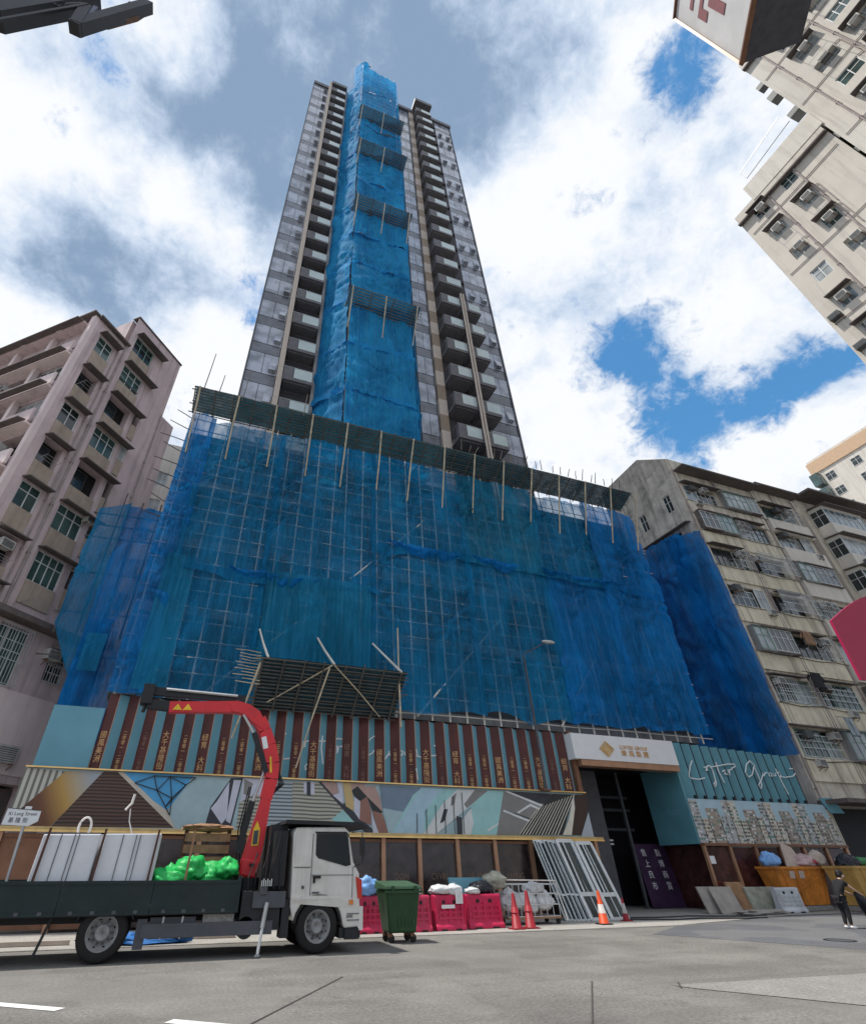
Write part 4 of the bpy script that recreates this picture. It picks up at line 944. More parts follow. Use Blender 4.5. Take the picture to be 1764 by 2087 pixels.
net(nets_side, (-6.6, 24.5), (-5.2, 24.14), lambda a: 10.4 - 2.5 * a, lambda a: 16.6 + .5 * a, 'net_blue', 61, .3, .15, .1)
net(nets_side, (-5.25, 24.2), (-4.2, 24.1), 5.5, 10.6, 'net_blue_deep', 64, .3, .15, .1)
net(nets_side, (-5.3, 24.12), (-3.2, 23.9), 5.5, lambda a: 16.9 - .3 * a, 'net_blue_deep', 62, .4, .17, .1)
net(nets_side, (-5.0, 23.7), (-4.2, 23.6), 8.2, 9.8, 'net_teal', 63, .15, .15)
scs = thing('bamboo_scaffold', 'small bamboo scaffold behind the netting beside the pink block', 'scaffold', (-5.5, 24.5, 0))
for x in (-6.6, -5.7, -4.8, -3.9): pole(scs, (x, 24.6, 10), (x, 24.6, 17.4 + rnd.random()), .045, 'bamboo_dark')
for z in (9, 11, 13, 15, 15.7, 16.4): pole(scs, (-6.9, 24.55, z), (-3.3, 24.45, z + .1), .04, 'bamboo_dark')
netl = thing('scaffold_net', 'deep blue netting over the lane side of the stained gable on the right', 'scaffold net', (33.2, 22, 0))
def topz(a): return 23.2 - .9 * a
net(netl, (33.1, 29.5), (33.5, 23.6), 6.9, lambda a: 23.3 - .1 * a, 'net_blue_deep', 71, .5, .2, .1)
net(netl, (33.25, 24.7), (33.45, 21.8), 6.9, lambda a: 23.2 - 1.0 * a, 'net_blue_deep', 72, .45, .17, .1)
net(netl, (26.7, 22.3), (33.6, 29.6), 6.9, 21.9, 'net_blue_deep', 73, .4, .22, .1)
# sloping catch platform along the top of the podium
def platform(name, label, x0, x1, yi, yo, zi, zo, nlong, step, braces, seg, sheet_m='platform_sheet', group=None):
    t = thing(name, label, 'catch platform', ((x0 + x1) / 2, yi, zi), group=group)
    def P(x, s, dz=0): return (x, yi + (yo - yi) * s, zi + (zo - zi) * s + dz)
    k = max(1, round((x1 - x0) / seg)); w = (x1 - x0) / k
    for i in range(k):
        mb = MB(); n = 10
        mb.grid(lambda a, b: (x0 + i * w + w * a, yi + (yo - yi) * b, zi + (zo - zi) * b + .03 + .03 * noise.noise(Vector((a * 3 + i, b * 4, 1)))), 6, 6)
        mb.obj('cover_sheet', sheet_m, t)
    for j in range(nlong + 1):
        s = j / nlong; mb = MB()
        pole(t, P(x0 - .3 * rnd.random(), s, -.05), P(x1 + .3 * rnd.random(), s, -.05 + rnd.uniform(-.04, .04)), .034, 'bamboo_dark' if yi < 22 else 'bamboo_mid', 'long_pole')
    x = x0
    while x <= x1 + .01:
        pole(t, P(x, -.02, -.1), P(x + rnd.uniform(-.05, .05), 1.0 + .12 * rnd.random(), -.1), .045, 'bamboo_dark', 'cross_pole'); x += step
    for bx in braces: pole(t, P(bx, 1.02, 0), (bx + rnd.uniform(-.1, .1), yi - .12, zi - (zo - zi) * 1.0 - 2.4 + rnd.uniform(-.3, .3)), .055, 'bamboo', 'brace')
    return t
cat = platform('catch_platform', 'long sloping bamboo catch platform along the top edge of the podium netting', -3.4, 26.2, 21.95, 20.6, 22.45, 23.1, 9, 1.06, [-3.2 + 2.12 * i for i in range(15)], 4.3, 'platform_net')
for i in range(22):
    x = 12 + i * .62 + rnd.uniform(-.15, .15); pole(cat, (x, 20.5, 23.1), (x + rnd.uniform(-.15, .25), 20.35, 23.5 + rnd.random() * .5), .028, 'bamboo_dark', 'spike')
for x, h in ((-3.0, 26.0), (-.9, 25.4), (-2.2, 24.4), (2.6, 24.6)): pole(cat, (x, 20.6, 22.8), (x + .1, 20.5, h), .03, 'bamboo_dark', 'spike')
mid = platform('catch_platform', 'small bamboo catch platform low on the net above the sawtooth boards', 2.15, 8.35, 21.9, 20.15, 6.95, 8.45, 14, .85, [], 3.1)
for (x, xt) in ((2.35, 2.0), (5.1, 4.6), (8.1, 7.3)): pole(mid, (x, 20.15, 8.45), (xt, 21.75, 10.2), .055, 'bamboo_white', 'stay')
pole(mid, (8.15, 20.5, 6.3), (8.1, 20.5, 10.6), .04, 'bamboo', 'stay'); pole(mid, (2.1, 20.3, 8.3), (1.5, 21.3, 5.6), .05, 'bamboo', 'stay')
pole(mid, (5.1, 20.1, 8.4), (7.6, 21.6, 6.9), .035, 'bamboo', 'stay'); pole(mid, (5.0, 20.1, 8.4), (2.7, 21.6, 7.1), .035, 'bamboo', 'stay'); pole(mid, (4.9, 20.15, 8.3), (4.05, 21.2, 4.7), .04, 'bamboo', 'stay')
for k in range(11): z = 7.2 + k * .16; pole(mid, (2.2, 20.6 + .1 * k, z + .3), (1.1 + rnd.random() * .5, 20.6 + .1 * k, z + .35), .022, 'bamboo', 'spike')
# tower netting
nett = thing('scaffold_net', 'bright blue netting covering the middle of the tower from podium to roof', 'scaffold net', (8, 23.4, 20))
zs = [20.0, 29.5, 35.0, 41.0, 47.0, 52.5, 58.5, 65.0, 73.5, 82.0, 86.5, 97.0, 109.5]
for i in range(12):
    a, b = zs[i] - (.4 if i else 0), zs[i + 1]
    m = 'net_bright'
    if i == 11:
        net(nett, (5.6, 23.4), (11.2, 23.4), a, lambda q: 109.0 - 2.4 * q, m, 80 + i, .3, .22, .2)
        net(nett, (4.7, 24.7), (5.62, 23.42), a, 111.0, m, 100 + i, .3, .22, .2); net(nett, (3.8, 26.0), (4.72, 24.72), a, 101.5, m, 101 + i, .3, .22, .2)
        net(nett, (5.55, 23.36), (6.5, 23.36), 108.4, 111.2, m, 110, .2, .2)
    else:
        net(nett, (5.6, 23.4), (11.25, 23.4), a, b, m, 80 + i, .36, .22, .28); net(nett, (3.8, 26.0), (5.62, 23.42), a, b, m, 100 + i, .4, .22, .25)
net(nett, (11.2, 23.42), (11.9, 24.7), 20, 107, 'net_bright', 120, .2, .5)
sct = thing('bamboo_scaffold', 'bamboo scaffold up the middle of the tower behind bright blue netting', 'scaffold', (8, 23.6, 20))
for i in range(8): pole(sct, (5.75 + i * .76, 23.62, 20), (5.75 + i * .76, 23.62, 109.6), .05, wob=.05)
for k in range(56): z = 21 + k * 1.55; pole(sct, (5.6, 23.56, z), (11.3, 23.56, z + rnd.uniform(-.1, .1)), .04)
MB().box(5.7, 6.3, 23.5, 24.1, 110.6, 111.9).box(5.5, 6.9, 23.6, 23.75, 111.5, 111.65).box(5.9, 6.05, 23.3, 24.4, 111.7, 111.8).obj('hoist_head', 'crane_black', sct)
for k, (z, lab) in enumerate(((40.2, 'lowest bamboo catch platform on the tower netting'), (57.4, 'second bamboo catch platform up the tower netting'), (72.6, 'third bamboo catch platform up the tower netting'), (84.7, 'topmost bamboo catch platform near the tower roof'))):
    t = platform('catch_platform', lab, 5.3, 11.5, 23.3, 21.9, z - .7, z + .1, 7, 1.9, [5.5, 8.4, 11.2] if k < 2 else [5.5, 8.5], 3.1, 'platform_net_bright', group='catch platforms up the tower')

# ------------------------------------------------------------------ hoarding
PIT = .7265; WM = .383; DP = .2
hb = thing('hoarding', 'street hoarding with sawtooth maroon and teal boards over a printed mural and shop posters', 'hoarding', (6.5, 22.2, 0))
seq = 'ABBCBEBBABBCBEBABCBEBBABBCBEB'
TXT = {'A': '國\n風\n美\n洲', 'B': '二\n零\n零\n一\n·\n二\n零\n零\n二', 'C': '大\n千\n基\n隆\n街', 'E': '紐\n育\n\n大\n科'}
CENT = [-3.06 + PIT * i for i in range(29)]
zb, zt_ = 4.46, 7.06
ang = math.atan2(-DP, WM)
YB = 22.42; YF = YB - DP
def board(w, name, m, x0, y0, x1, y1, z1):
    d = Vector((x1 - x0, y1 - y0, 0)).normalized(); n = Vector((d.y, -d.x, 0)) * .03
    a, b = Vector((x0, y0, 0)), Vector((x1, y1, 0))
    A = [a + Vector((0, 0, zb)), b + Vector((0, 0, zb)), b - n + Vector((0, 0, zb)), a - n + Vector((0, 0, zb))]
    return MB().hexa(A, [p + Vector((0, 0, z1 - zb)) for p in A]).obj(name, m, hb)
TEXTM = {}
for i, c in enumerate(CENT):
    x0 = c - WM / 2; x1 = c + WM / 2; x2 = x0 + PIT
    z1 = 7.06 if i > 1 else 7.1
    o = board(0, 'maroon_board', 'maroon', x0, YB, x1, YF, z1)
    t_ = board(0, 'teal_board', 'teal', x1 + .012, YF, x2 - .004, YB - .002, z1 - .04)
    MB().box(x1 - .012, x1 + .012, YF - .022, YF + .008, zb, z1).obj('edge_trim', 'copper' if i < 22 else 'steel', t_)
    k = 'ABBCBEBBABBCBEBABBCBEBBABBCBE'[i]
    size = .165 if k == 'B' else .27
    key = (k, i in (2, 12, 13, 14, 19, 27))
    nx, ny = math.sin(ang), -math.cos(ang)
    T = wall_T((x0 + x1) / 2 + nx * .008, (YB + YF) / 2 + ny * .008, 5.05 if k == 'B' else 5.2, ang)
    L_ = text_mesh(TXT[k], size, 'letter_dim' if key[1] else 'letter_gold', T, .004)
    add(L_, 'lettering', o)
MB().box(-5.02, -3.28, 22.36, 22.42, 4.46, 6.55).obj('end_panel', 'teal', hb)
MB().box(15.35, 15.8, 21.62, 21.92, 4.395, 4.45).box(-5.05, 17.78, 21.92, 22.6, 4.395, 4.45).obj('ledge', 'copper_dark', hb)
MB().box(-5.1, 17.82, 21.86, 21.92, 4.395, 4.44).obj('ledge_trim', 'gold', hb)
MB().box(17.62, 17.84, 22.05, 22.7, 2.7, 7.1).obj('end_post', 'copper_dark', hb)
# brush script over the teal boards
def script(strokes, x0, z0, sx, sz):
    return [[(x0 + x * sx, z0 + z * sz) for x, z in st] for st in strokes]
BRUSH = [[(.5, 1.0), (.3, .75), (.08, .35), (0, .12), (.1, .03), (.55, 0), (.95, .1)],
         [(1.1, .66), (1.3, .72), (1.32, .55), (1.15, .5), (1.35, .75), (1.55, .82), (1.62, .5), (1.55, -.15), (1.42, -.35), (1.38, -.2), (1.6, -.02)],
         [(1.5, .72), (2.0, .8), (2.7, .95), (3.2, .98), (3.25, .88), (2.9, .72)], [(2.0, 1.02), (1.98, .5), (2.1, -.1)],
         [(2.2, .5), (2.42, .62), (2.38, .45), (2.28, .38), (2.5, .38)], [(2.62, .66), (2.64, .35), (2.7, .62), (2.92, .68)],
         [(4.6, .95), (4.35, 1.25), (4.0, 1.0), (3.75, .55), (3.85, .3), (4.15, .45), (4.5, .95), (4.52, .5), (4.55, -.05), (4.4, -.3), (4.3, -.12), (4.6, .15), (4.9, .5)],
         [(4.9, .6), (4.92, .42), (5.1, .6), (5.25, .62)], [(5.35, .6), (5.3, .45), (5.45, .42), (5.5, .6), (5.38, .62)], [(5.6, .62), (5.62, .46), (5.78, .48), (5.8, .64)],
         [(5.95, .9), (6.0, .3), (6.1, -.55)], [(5.9, .65), (6.1, .7), (6.15, .5), (5.98, .45), (6.4, .42), (7.0, .52), (7.25, .7)], [(6.95, .95), (7.2, .97)]]
def dens(st, step=.05):
    o = []
    for i in range(len(st) - 1):
        a, b = st[i], st[i + 1]; n = max(1, int(math.hypot(b[0] - a[0], b[1] - a[1]) / step))
        o += [(a[0] + (b[0] - a[0]) * k / n, a[1] + (b[1] - a[1]) * k / n) for k in range(n)]
    return o + [st[-1]]
mb = MB()
for st in script(BRUSH, 3.2, 5.15, 1.04, .95):
    run = []
    for x, z in dens(st):
        ph = (x - (CENT[0] + WM / 2)) % PIT
        if ph < PIT - WM - .01: run.append((x, YF + DP * ph / (PIT - WM) - .012, z))
        else:
            if len(run) > 1: mb.tube(run, .033, 5)
            run = []
    if len(run) > 1: mb.tube(run, .033, 5)
mb.obj('script_lettering', 'script_white', hb)
# mural
MURAL = [
    ('cream_lines', [(-5.11,4.38),(-3.82,4.32),(-4.85,3.14),(-5.03,2.7),(-5.13,2.7)]),
    ('flame', [(-3.87,4.32),(-2.64,4.37),(-3.78,2.7),(-5.08,2.7),(-4.85,3.15)]),
    ('brown_lines', [(-2.67,4.37),(-2.18,4.38),(0.13,2.73),(-3.77,2.7)]),
    ('pale', [(-2.21,4.38),(-2.0,4.38),(-0.17,3.26),(0.26,2.7),(0.11,2.7)]),
    ('print_blue', [(-2.01,4.38),(0.43,4.38),(0.21,3.71),(-0.26,3.24),(-0.77,3.51)]),
    ('slate_pale', [(0.41,4.38),(1.8,4.35),(1.2,3.41),(1.09,2.7),(0.14,2.7),(-0.26,3.25)]),
    ('print_dark', [(1.77,4.35),(2.21,4.37),(2.02,2.71),(1.09,2.7),(1.19,3.4)]),
    ('lilac', [(1.39,3.58),(1.73,4.23),(1.83,3.09),(1.68,2.87),(1.21,3.35)]),
    ('lilac', [(1.88,4.29),(2.15,4.3),(1.98,2.9),(1.81,2.98)]),
    ('lilac', [(2.21,4.37),(3.01,4.37),(3.03,3.69),(2.42,3.38),(2.25,2.99)]),
    ('print_grey', [(2.26,4.34),(2.62,4.2),(2.49,3.79),(2.31,3.84)]),
    ('wave_lines', [(2.2,3.55),(2.61,3.82),(3.14,3.84),(3.3,2.7),(2.21,2.7)]),
    ('louvre', [(3.0,4.32),(4.13,4.32),(4.27,2.94),(3.18,2.92)]),
    ('wave_lines', [(4.11,4.32),(5.17,4.34),(6.81,2.93),(4.26,2.88)]),
    ('lilac', [(4.57,4.34),(4.99,4.36),(5.03,3.91),(4.6,3.96)]),
    ('print_dark', [(4.68,4.34),(4.84,4.35),(4.88,3.84),(4.72,3.9)]),
    ('teal_tint', [(6.29,3.49),(6.81,2.96),(6.27,2.92),(5.73,3.1)]),
    ('print_dark', [(5.15,4.36),(5.26,4.37),(7.6,2.7),(7.13,2.7),(6.58,3.12)]),
    ('print_pink', [(5.26,4.37),(5.89,4.37),(5.99,4.01),(5.76,3.93)]),
    ('lilac', [(5.91,4.37),(6.15,4.38),(6.21,3.62),(5.76,3.92),(6.03,4.01)]),
    ('ochre', [(6.15,4.38),(6.48,4.38),(6.65,3.7),(6.63,3.41),(6.31,3.57)]),
    ('print_pink', [(6.48,4.38),(7.19,4.36),(6.54,4.09)]),
    ('print_black', [(6.54,4.11),(6.78,4.27),(7.19,3.92),(6.91,3.76),(6.65,3.9)]),
    ('print_pink', [(6.78,4.27),(7.52,4.3),(7.73,3.93),(7.85,3.4),(7.19,3.92)]),
    ('lilac', [(6.65,3.9),(6.91,3.74),(6.89,3.12),(6.64,3.41)]),
    ('print_rust', [(6.91,3.76),(7.19,3.9),(7.36,3.46),(7.37,2.94),(6.89,3.12)]),
    ('print_black', [(7.19,3.92),(7.86,3.4),(7.72,3.34),(7.4,3.46)]),
    ('print_rust', [(7.4,3.45),(7.85,3.34),(8.08,2.7),(7.68,2.7)]),
    ('lilac', [(7.36,3.42),(7.68,2.7),(7.45,2.7)]),
    ('print_slate', [(7.73,4.34),(9.6,4.32),(8.2,2.7),(8.08,2.7),(7.85,3.54)]),
    ('slate_pale', [(7.85,3.54),(8.75,3.43),(8.2,2.7),(8.08,2.7)]),
    ('teal_tint', [(9.2,4.05),(9.6,4.32),(8.36,2.74),(8.2,2.7)]),
    ('sky_tint', [(9.56,4.32),(10.62,4.31),(9.68,3.45),(9.68,2.7),(8.26,2.7)]),
    ('teal_tint', [(10.58,4.31),(11.26,4.32),(9.82,2.92),(9.59,2.7),(9.73,3.52)]),
    ('print_white', [(10.49,3.75),(11.26,4.32),(11.95,4.32),(10.06,2.7),(9.59,2.7)]),
    ('print_dark', [(10.56,3.58),(10.74,3.58),(10.56,3.14),(10.34,3.07)]),
    ('print_grey', [(10.96,4.04),(11.2,4.19),(11.06,3.76),(10.88,3.69)]),
    ('print_white', [(11.95,4.32),(12.74,4.33),(11.3,3.42),(11.15,3.32),(10.14,2.7),(9.97,2.7)]),
    ('print_grey', [(12.09,4.33),(12.74,4.33),(11.63,3.64),(11.51,3.78)]),
    ('print_dark', [(11.11,3.35),(11.37,3.29),(11.3,2.7),(11.09,2.7)]),
    ('print_white', [(11.36,3.22),(11.82,3.64),(11.88,3.1),(11.7,2.7),(11.35,2.7)]),
    ('teal_tint', [(12.74,4.33),(13.52,4.33),(13.39,3.65),(12.96,2.71),(11.7,2.7),(11.88,3.1),(11.82,3.68),(11.2,3.35)]),
    ('print_grey', [(13.51,4.33),(16.01,4.21),(14.07,2.73),(12.91,2.71)]),
    ('print_dark', [(13.51,4.34),(15.98,4.32),(15.78,3.9),(14.8,3.94)]),
    ('print_dark', [(13.94,3.52),(15.13,3.23),(14.83,3.15),(13.37,3.54)]),
    ('print_white', [(13.55,4.33),(13.75,4.34),(15.61,3.82),(15.5,3.74)]),
    ('print_white', [(13.39,3.63),(14.89,3.21),(14.77,3.14),(13.36,3.56)]),
    ('print_white', [(14.04,3.55),(14.79,3.9),(15.43,3.68),(15.34,3.62),(14.77,3.8),(14.13,3.51)]),
    ('print_white', [(12.49,2.89),(13.08,3.15),(13.06,3.09),(12.52,2.82)]),
    ('print_black', [(16.03,4.32),(17.18,4.32),(16.2,2.76),(13.93,2.72)]),
    ('cream', [(13.98,2.73),(14.03,2.73),(15.16,3.75),(15.13,3.75)]),
    ('cream', [(14.13,2.73),(14.18,2.73),(15.34,3.8),(15.3,3.8)]),
    ('cream', [(14.29,2.73),(14.34,2.73),(15.5,3.85),(15.47,3.84)]),
    ('cream', [(14.45,2.73),(14.5,2.73),(15.67,3.89),(15.63,3.89)]),
    ('cream', [(14.61,2.73),(14.65,2.74),(15.85,3.94),(15.81,3.94)]),
    ('cream', [(14.77,2.74),(14.81,2.74),(16.02,3.99),(15.98,3.99)]),
    ('cream', [(14.93,2.74),(14.97,2.74),(16.18,4.04),(16.15,4.04)]),
    ('cream', [(15.09,2.74),(15.14,2.74),(16.36,4.09),(16.32,4.09)]),
    ('cream', [(15.25,2.74),(15.3,2.75),(16.54,4.14),(16.5,4.14)]),
    ('cream', [(15.41,2.75),(15.46,2.75),(16.71,4.19),(16.68,4.19)]),
    ('cream', [(15.58,2.75),(15.62,2.75),(16.89,4.24),(16.85,4.24)]),
    ('cream', [(15.74,2.75),(15.79,2.75),(17.07,4.29),(17.03,4.29)]),
    ('cream', [(15.9,2.75),(15.95,2.75),(17.25,4.34),(17.21,4.34)]),
    ('cream', [(17.15,4.32),(17.1,3.79),(16.65,2.76),(16.18,2.76),(16.65,3.34)]),
    ('print_umber', [(17.23,4.32),(17.92,4.35),(17.75,3.58),(17.16,2.77),(16.65,2.76),(17.1,3.79)]),
    ('flame', [(17.79,3.66),(17.81,2.7),(17.12,2.7)]),
]
used = []
for m, _p in MURAL:
    if m not in used: used.append(m)
mb = MB(); mb.poly([(-5.1, 22.0, 2.7), (17.74, 22.0, 2.7), (17.74, 22.0, 4.39), (-5.1, 22.0, 4.39)], used.index('slate_pale'))
for i, (m, pts) in enumerate(MURAL): mb.poly([(x, 21.998 - .0008 * i, z) for x, z in pts], used.index(m))
def seg(a, b, w, y=21.93):
    a, b = Vector((a[0], y, a[1])), Vector((b[0], y, b[1])); d = (b - a).normalized(); n = Vector((-d.z, 0, d.x)) * w / 2
    mb.poly([a - n, b - n, b + n, a + n], used.index('print_black'))
hub = [(-1.55, 4.05), (-.75, 3.85), (-.2, 3.62), (.2, 4.05), (-.95, 4.3), (-.4, 4.3), (.5, 4.3), (-.35, 3.35), (-.15, 3.1)]
for a in range(len(hub)):
    for b in range(a + 1, len(hub)):
        if math.hypot(hub[a][0] - hub[b][0], hub[a][1] - hub[b][1]) < .95: seg(hub[a], hub[b], .035)
for k in range(6): x = 9.3 + .42 * k; seg((x, 2.72), (x + .03, 3.4 + .16 * k), .03)
mb.obj('mural_print', used, hb)
MB().box(-5.1, 17.74, 22.004, 22.08, 2.7, 4.39).obj('mural_board', 'recess_dark', hb)
MB().box(-5.3, 18.1, 21.7, 22.05, 2.56, 2.69).obj('beam', 'gold_beam', hb); MB().box(-5.3, 18.1, 21.66, 21.7, 2.54, 2.6).obj('beam_trim', 'gold', hb)
for i, x in enumerate([-5.1, -3.0, -.9, 1.0, 2.7, 4.4, 6.1, 7.82, 9.32, 10.97, 12.68, 14.4, 16.1, 17.7]):
    MB().box(x - .08, x + .08, 21.78, 21.96, 0, 2.56).obj('post', 'copper', hb)
xs = [-5.1, -3.0, -.9, 1.0, 2.7, 4.4, 6.1, 7.82, 9.32, 10.97, 12.68, 14.4, 16.1, 17.7]
for i in range(13):
    MB().box(xs[i] + .09, xs[i + 1] - .09, 21.9, 21.93, .08, 2.5).obj('poster', 'poster_dark' if i > 1 else 'copper_dark', hb)
    MB().box(xs[i] + .09, xs[i + 1] - .09, 21.84, 21.89, 2.4, 2.5).obj('top_rail', 'copper_dark', hb)
for i, t in ((6, 'LOO'), (7, 'OON'), (8, 'CVVRI'), (9, 'IVE AND'), (10, 'LIVING')):
    o = [c for c in hb.children if c.name.startswith('poster')][i]
    add(text_mesh(t, .3, 'letter_faint', wall_T((xs[i] + xs[i + 1]) / 2, 21.895, 1.32), .002, sx=.85), 'lettering', o)
# entrance
en = thing('entrance', 'tall dark site entrance with white fascia between the maroon boards and the teal hoarding', 'entrance', (20.8, 22, 0))
fas = MB().box(17.5, 23.8, 21.7, 22.3, 5.82, 6.95).obj('fascia', 'sign_white', en)
MB().box(17.86, 23.8, 21.74, 22.3, 5.55, 5.815).obj('soffit_trim', 'copper', en)
em = MB()
for r_ in (.42, .31, .2): em.bar((19.47 - r_, 21.68, 6.33), (19.47, 21.68, 6.33 + r_ * .82), .03, .035).bar((19.47, 21.68, 6.33 + r_ * .82), (19.47 + r_, 21.68, 6.33), .03, .035).bar((19.47 + r_, 21.68, 6.33), (19.47, 21.68, 6.33 - r_ * .82), .03, .035).bar((19.47, 21.68, 6.33 - r_ * .82), (19.47 - r_, 21.68, 6.33), .03, .035)
for k in (-1, 0, 1): em.bar((19.47 + k * .13 - .1, 21.675, 6.33 - .18 + abs(k) * .08), (19.47 + k * .13 + .1, 21.675, 6.33 + .18 - abs(k) * .08), .03, .04)
add(em.mesh('emblem', 'gold'), 'emblem', fas)
add(text_mesh('LOFTER GROUP', .25, 'letter_gold', wall_T(21.15, 21.69, 6.46), .012, sx=.98), 'lettering', fas)
add(text_mesh('樂 風 集 團', .3, 'letter_gold', wall_T(21.15, 21.69, 6.18), .012, sx=1.18), 'lettering', fas)
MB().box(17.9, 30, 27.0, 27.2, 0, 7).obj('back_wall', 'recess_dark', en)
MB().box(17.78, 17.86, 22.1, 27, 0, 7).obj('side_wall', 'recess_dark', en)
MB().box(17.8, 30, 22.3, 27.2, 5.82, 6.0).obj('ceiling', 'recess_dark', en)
MB().box(23.86, 23.98, 22.02, 24.5, 2.52, 5.815).obj('side_panel', 'teal_deep', en)
MB().box(24.7, 24.78, 22.1, 26.6, 0.02, 2.51).obj('lower_panel', 'poster_red', en)
add(text_mesh('Lofter', .5, 'teal', Matrix.Translation((23.85, 23.3, 3.9)) @ Matrix.Rotation(R(-90), 4, 'Z') @ Matrix.Rotation(R(90), 4, 'X'), .002), 'lettering', [c for c in en.children if c.name.startswith('side_panel')][0])
for x, y in ((18.6, 24.5), (20.4, 25.5), (22.2, 24.6)): MB().box(x - .06, x + .06, y - .06, y + .06, 0, 5.8).obj('column', 'truck_grey', en)
for z in (3.2, 4.1, 4.7): MB().box(17.9, 23.8, 25.9, 26.0, z, z + .12).obj('cross_beam', 'truck_grey', en)
for dz in (0, .16): MB().box(20.2, 21.6, 25.2, 25.26, 2.55 + dz, 2.62 + dz).obj('light_strip', 'sign_white', en)
ps = thing('sign_board', 'purple sign board with white Chinese characters leaning in the dark entrance', 'sign', (24.3, 26.2, 0))
PX0, PX1, PYB, PYT, PZ = 22.55, 24.6, 24.6, 25.0, 2.6
MB().hexa([(PX0, PYB, .02), (PX1, PYB, .02), (PX1, PYB + .06, .02), (PX0, PYB + .06, .02)], [(PX0, PYT, PZ), (PX1, PYT, PZ), (PX1, PYT + .06, PZ), (PX0, PYT + .06, PZ)]).obj('board', 'purple', ps)
for k, (a, b) in enumerate((('售', '點'), ('上', '博'), ('良', '商'), ('市', '賞'))):
    for ch, x in ((a, 23.1), (b, 24.0)):
        z = 2.2 - k * .45; add(text_mesh(ch, .34, 'letter_white', Matrix.Translation((x, PYB + (PYT - PYB) * z / PZ - .01, z)) @ Matrix.Rotation(R(81.3), 4, 'X'), .004), 'lettering', ps)
# teal hoarding on the right
h2 = thing('hoarding', 'teal ribbed hoarding with white brush script over a print of old houses', 'hoarding', (28.5, 22, 0))
rp = 8.7 / 13.5
for i in range(13):
    x = 24.05 + i * rp
    MB().hexa([(x, 22.3, 4.42), (x + rp - .05, 22.02, 4.42), (x + rp - .05, 22.06, 4.42), (x, 22.34, 4.42)], [(x, 22.3, 7.0 - .02 * i), (x + rp - .05, 22.02, 7.0 - .02 * i), (x + rp - .05, 22.06, 7.0 - .02 * i), (x, 22.34, 7.0 - .02 * i)]).obj('rib_panel', 'teal_deep' if i % 3 else 'teal_deep', h2)
    MB().box(x + rp - .045, x + rp - .008, 22.0, 22.05, 4.42, 7.0 - .02 * i).obj('rib_shade_line', 'recess_dark', h2)  # dark strip painted in as the shadow line between ribs
    MB().box(x + rp - .2, x + rp - .05, 21.96, 22.04, 4.42, 4.56).obj('bracket', 'recess_dark', h2)
mb = MB()
for st in script(BRUSH, 24.55, 5.28, 1.085, .86):
    mb.tube([(x, 21.99, z) for x, z in dens(st, .1)], .03, 5)
mb.obj('script_lettering', 'script_white', h2)
cols_ = ['print_sky', 'block_beige', 'block_brown', 'block_grey', 'block_dark', 'block_green', 'print_white']
mb = MB(); X0, X1 = 23.95, 33.7; ZA, ZB = 2.56, 4.4
mb.poly([(X0, 22.0, ZA), (X1, 22.0, ZA), (X1, 22.0, ZB), (X0, 22.0, ZB)], 0)
r2 = random.Random(5)
for q in range(4):
    bx_ = X0 + q * 2.5
    for (u0, u1, ht) in ((0, .55, 1.8), (.5, 1.0, 1.0), (.95, 1.75, 1.45), (1.7, 2.15, 1.15), (2.1, 2.55, 1.82)):
        if bx_ + u0 > X1: continue
        w0, w1 = bx_ + u0, min(X1, bx_ + u1); c0 = r2.choice([1, 1, 3, 2])
        mb.poly([(w0, 21.997, ZA), (w1, 21.997, ZA), (w1, 21.997, min(ZB, ZA + ht)), (w0, 21.997, min(ZB, ZA + ht))], c0)
        z = ZA + .12
        while z < min(ZB, ZA + ht) - .1:
            x = w0 + .03
            while x < w1 - .08:
                ww = r2.uniform(.08, .2); mb.poly([(x, 21.995, z), (min(w1, x + ww), 21.995, z), (min(w1, x + ww), 21.995, z + .08), (x, 21.995, z + .08)], r2.choice([4, 4, 2, 6, 3, 5])); x += ww + .03
            z += .15
        for _k in range(3):
            a = r2.uniform(w0, max(w0 + .01, w1 - .2)); z = ZA + r2.random() * .3; mb.poly([(a, 21.993, z), (a + .18, 21.993, z), (a + .18, 21.993, z + .05), (a, 21.993, z + .05)], r2.choice([5, 6, 1]))
mb.obj('house_print', cols_, h2)
MB().box(X0, X1, 22.004, 22.08, ZA, ZB).obj('print_board', 'recess_dark', h2)
MB().box(23.9, 33.75, 21.8, 22.05, 2.44, 2.55).obj('beam', 'copper_dark', h2)
px_ = [23.95, 25.55, 27.2, 28.87, 30.5, 32.1, 33.6]
for i, x in enumerate(px_):
    MB().box(x - .07, x + .07, 21.85, 21.99, 0, 2.44).obj('post', 'copper', h2)
    if i < 6: MB().box(x + .08, px_[i + 1] - .08, 21.94, 21.97, .08, 2.4).obj('poster', 'poster_red', h2)
o = [c for c in h2.children if c.name.startswith('poster')][0]
MB().box(24.02, 24.32, 21.83, 21.845, 1.75, 2.05).obj('notice', 'sign_white', h2)
add(text_mesh('Distort', .4, 'letter_red', wall_T(24.75, 21.935, .95), .002), 'lettering', o)
MB().hexa([(33.75, 21.9, 4.0), (34.5, 21.7, 4.0), (34.5, 21.75, 4.0), (33.75, 21.95, 4.0)], [(33.3, 21.9, 4.7), (34.0, 21.7, 4.7), (34.0, 21.75, 4.7), (33.3, 21.95, 4.7)]).obj('loose_flap', 'teal', h2)

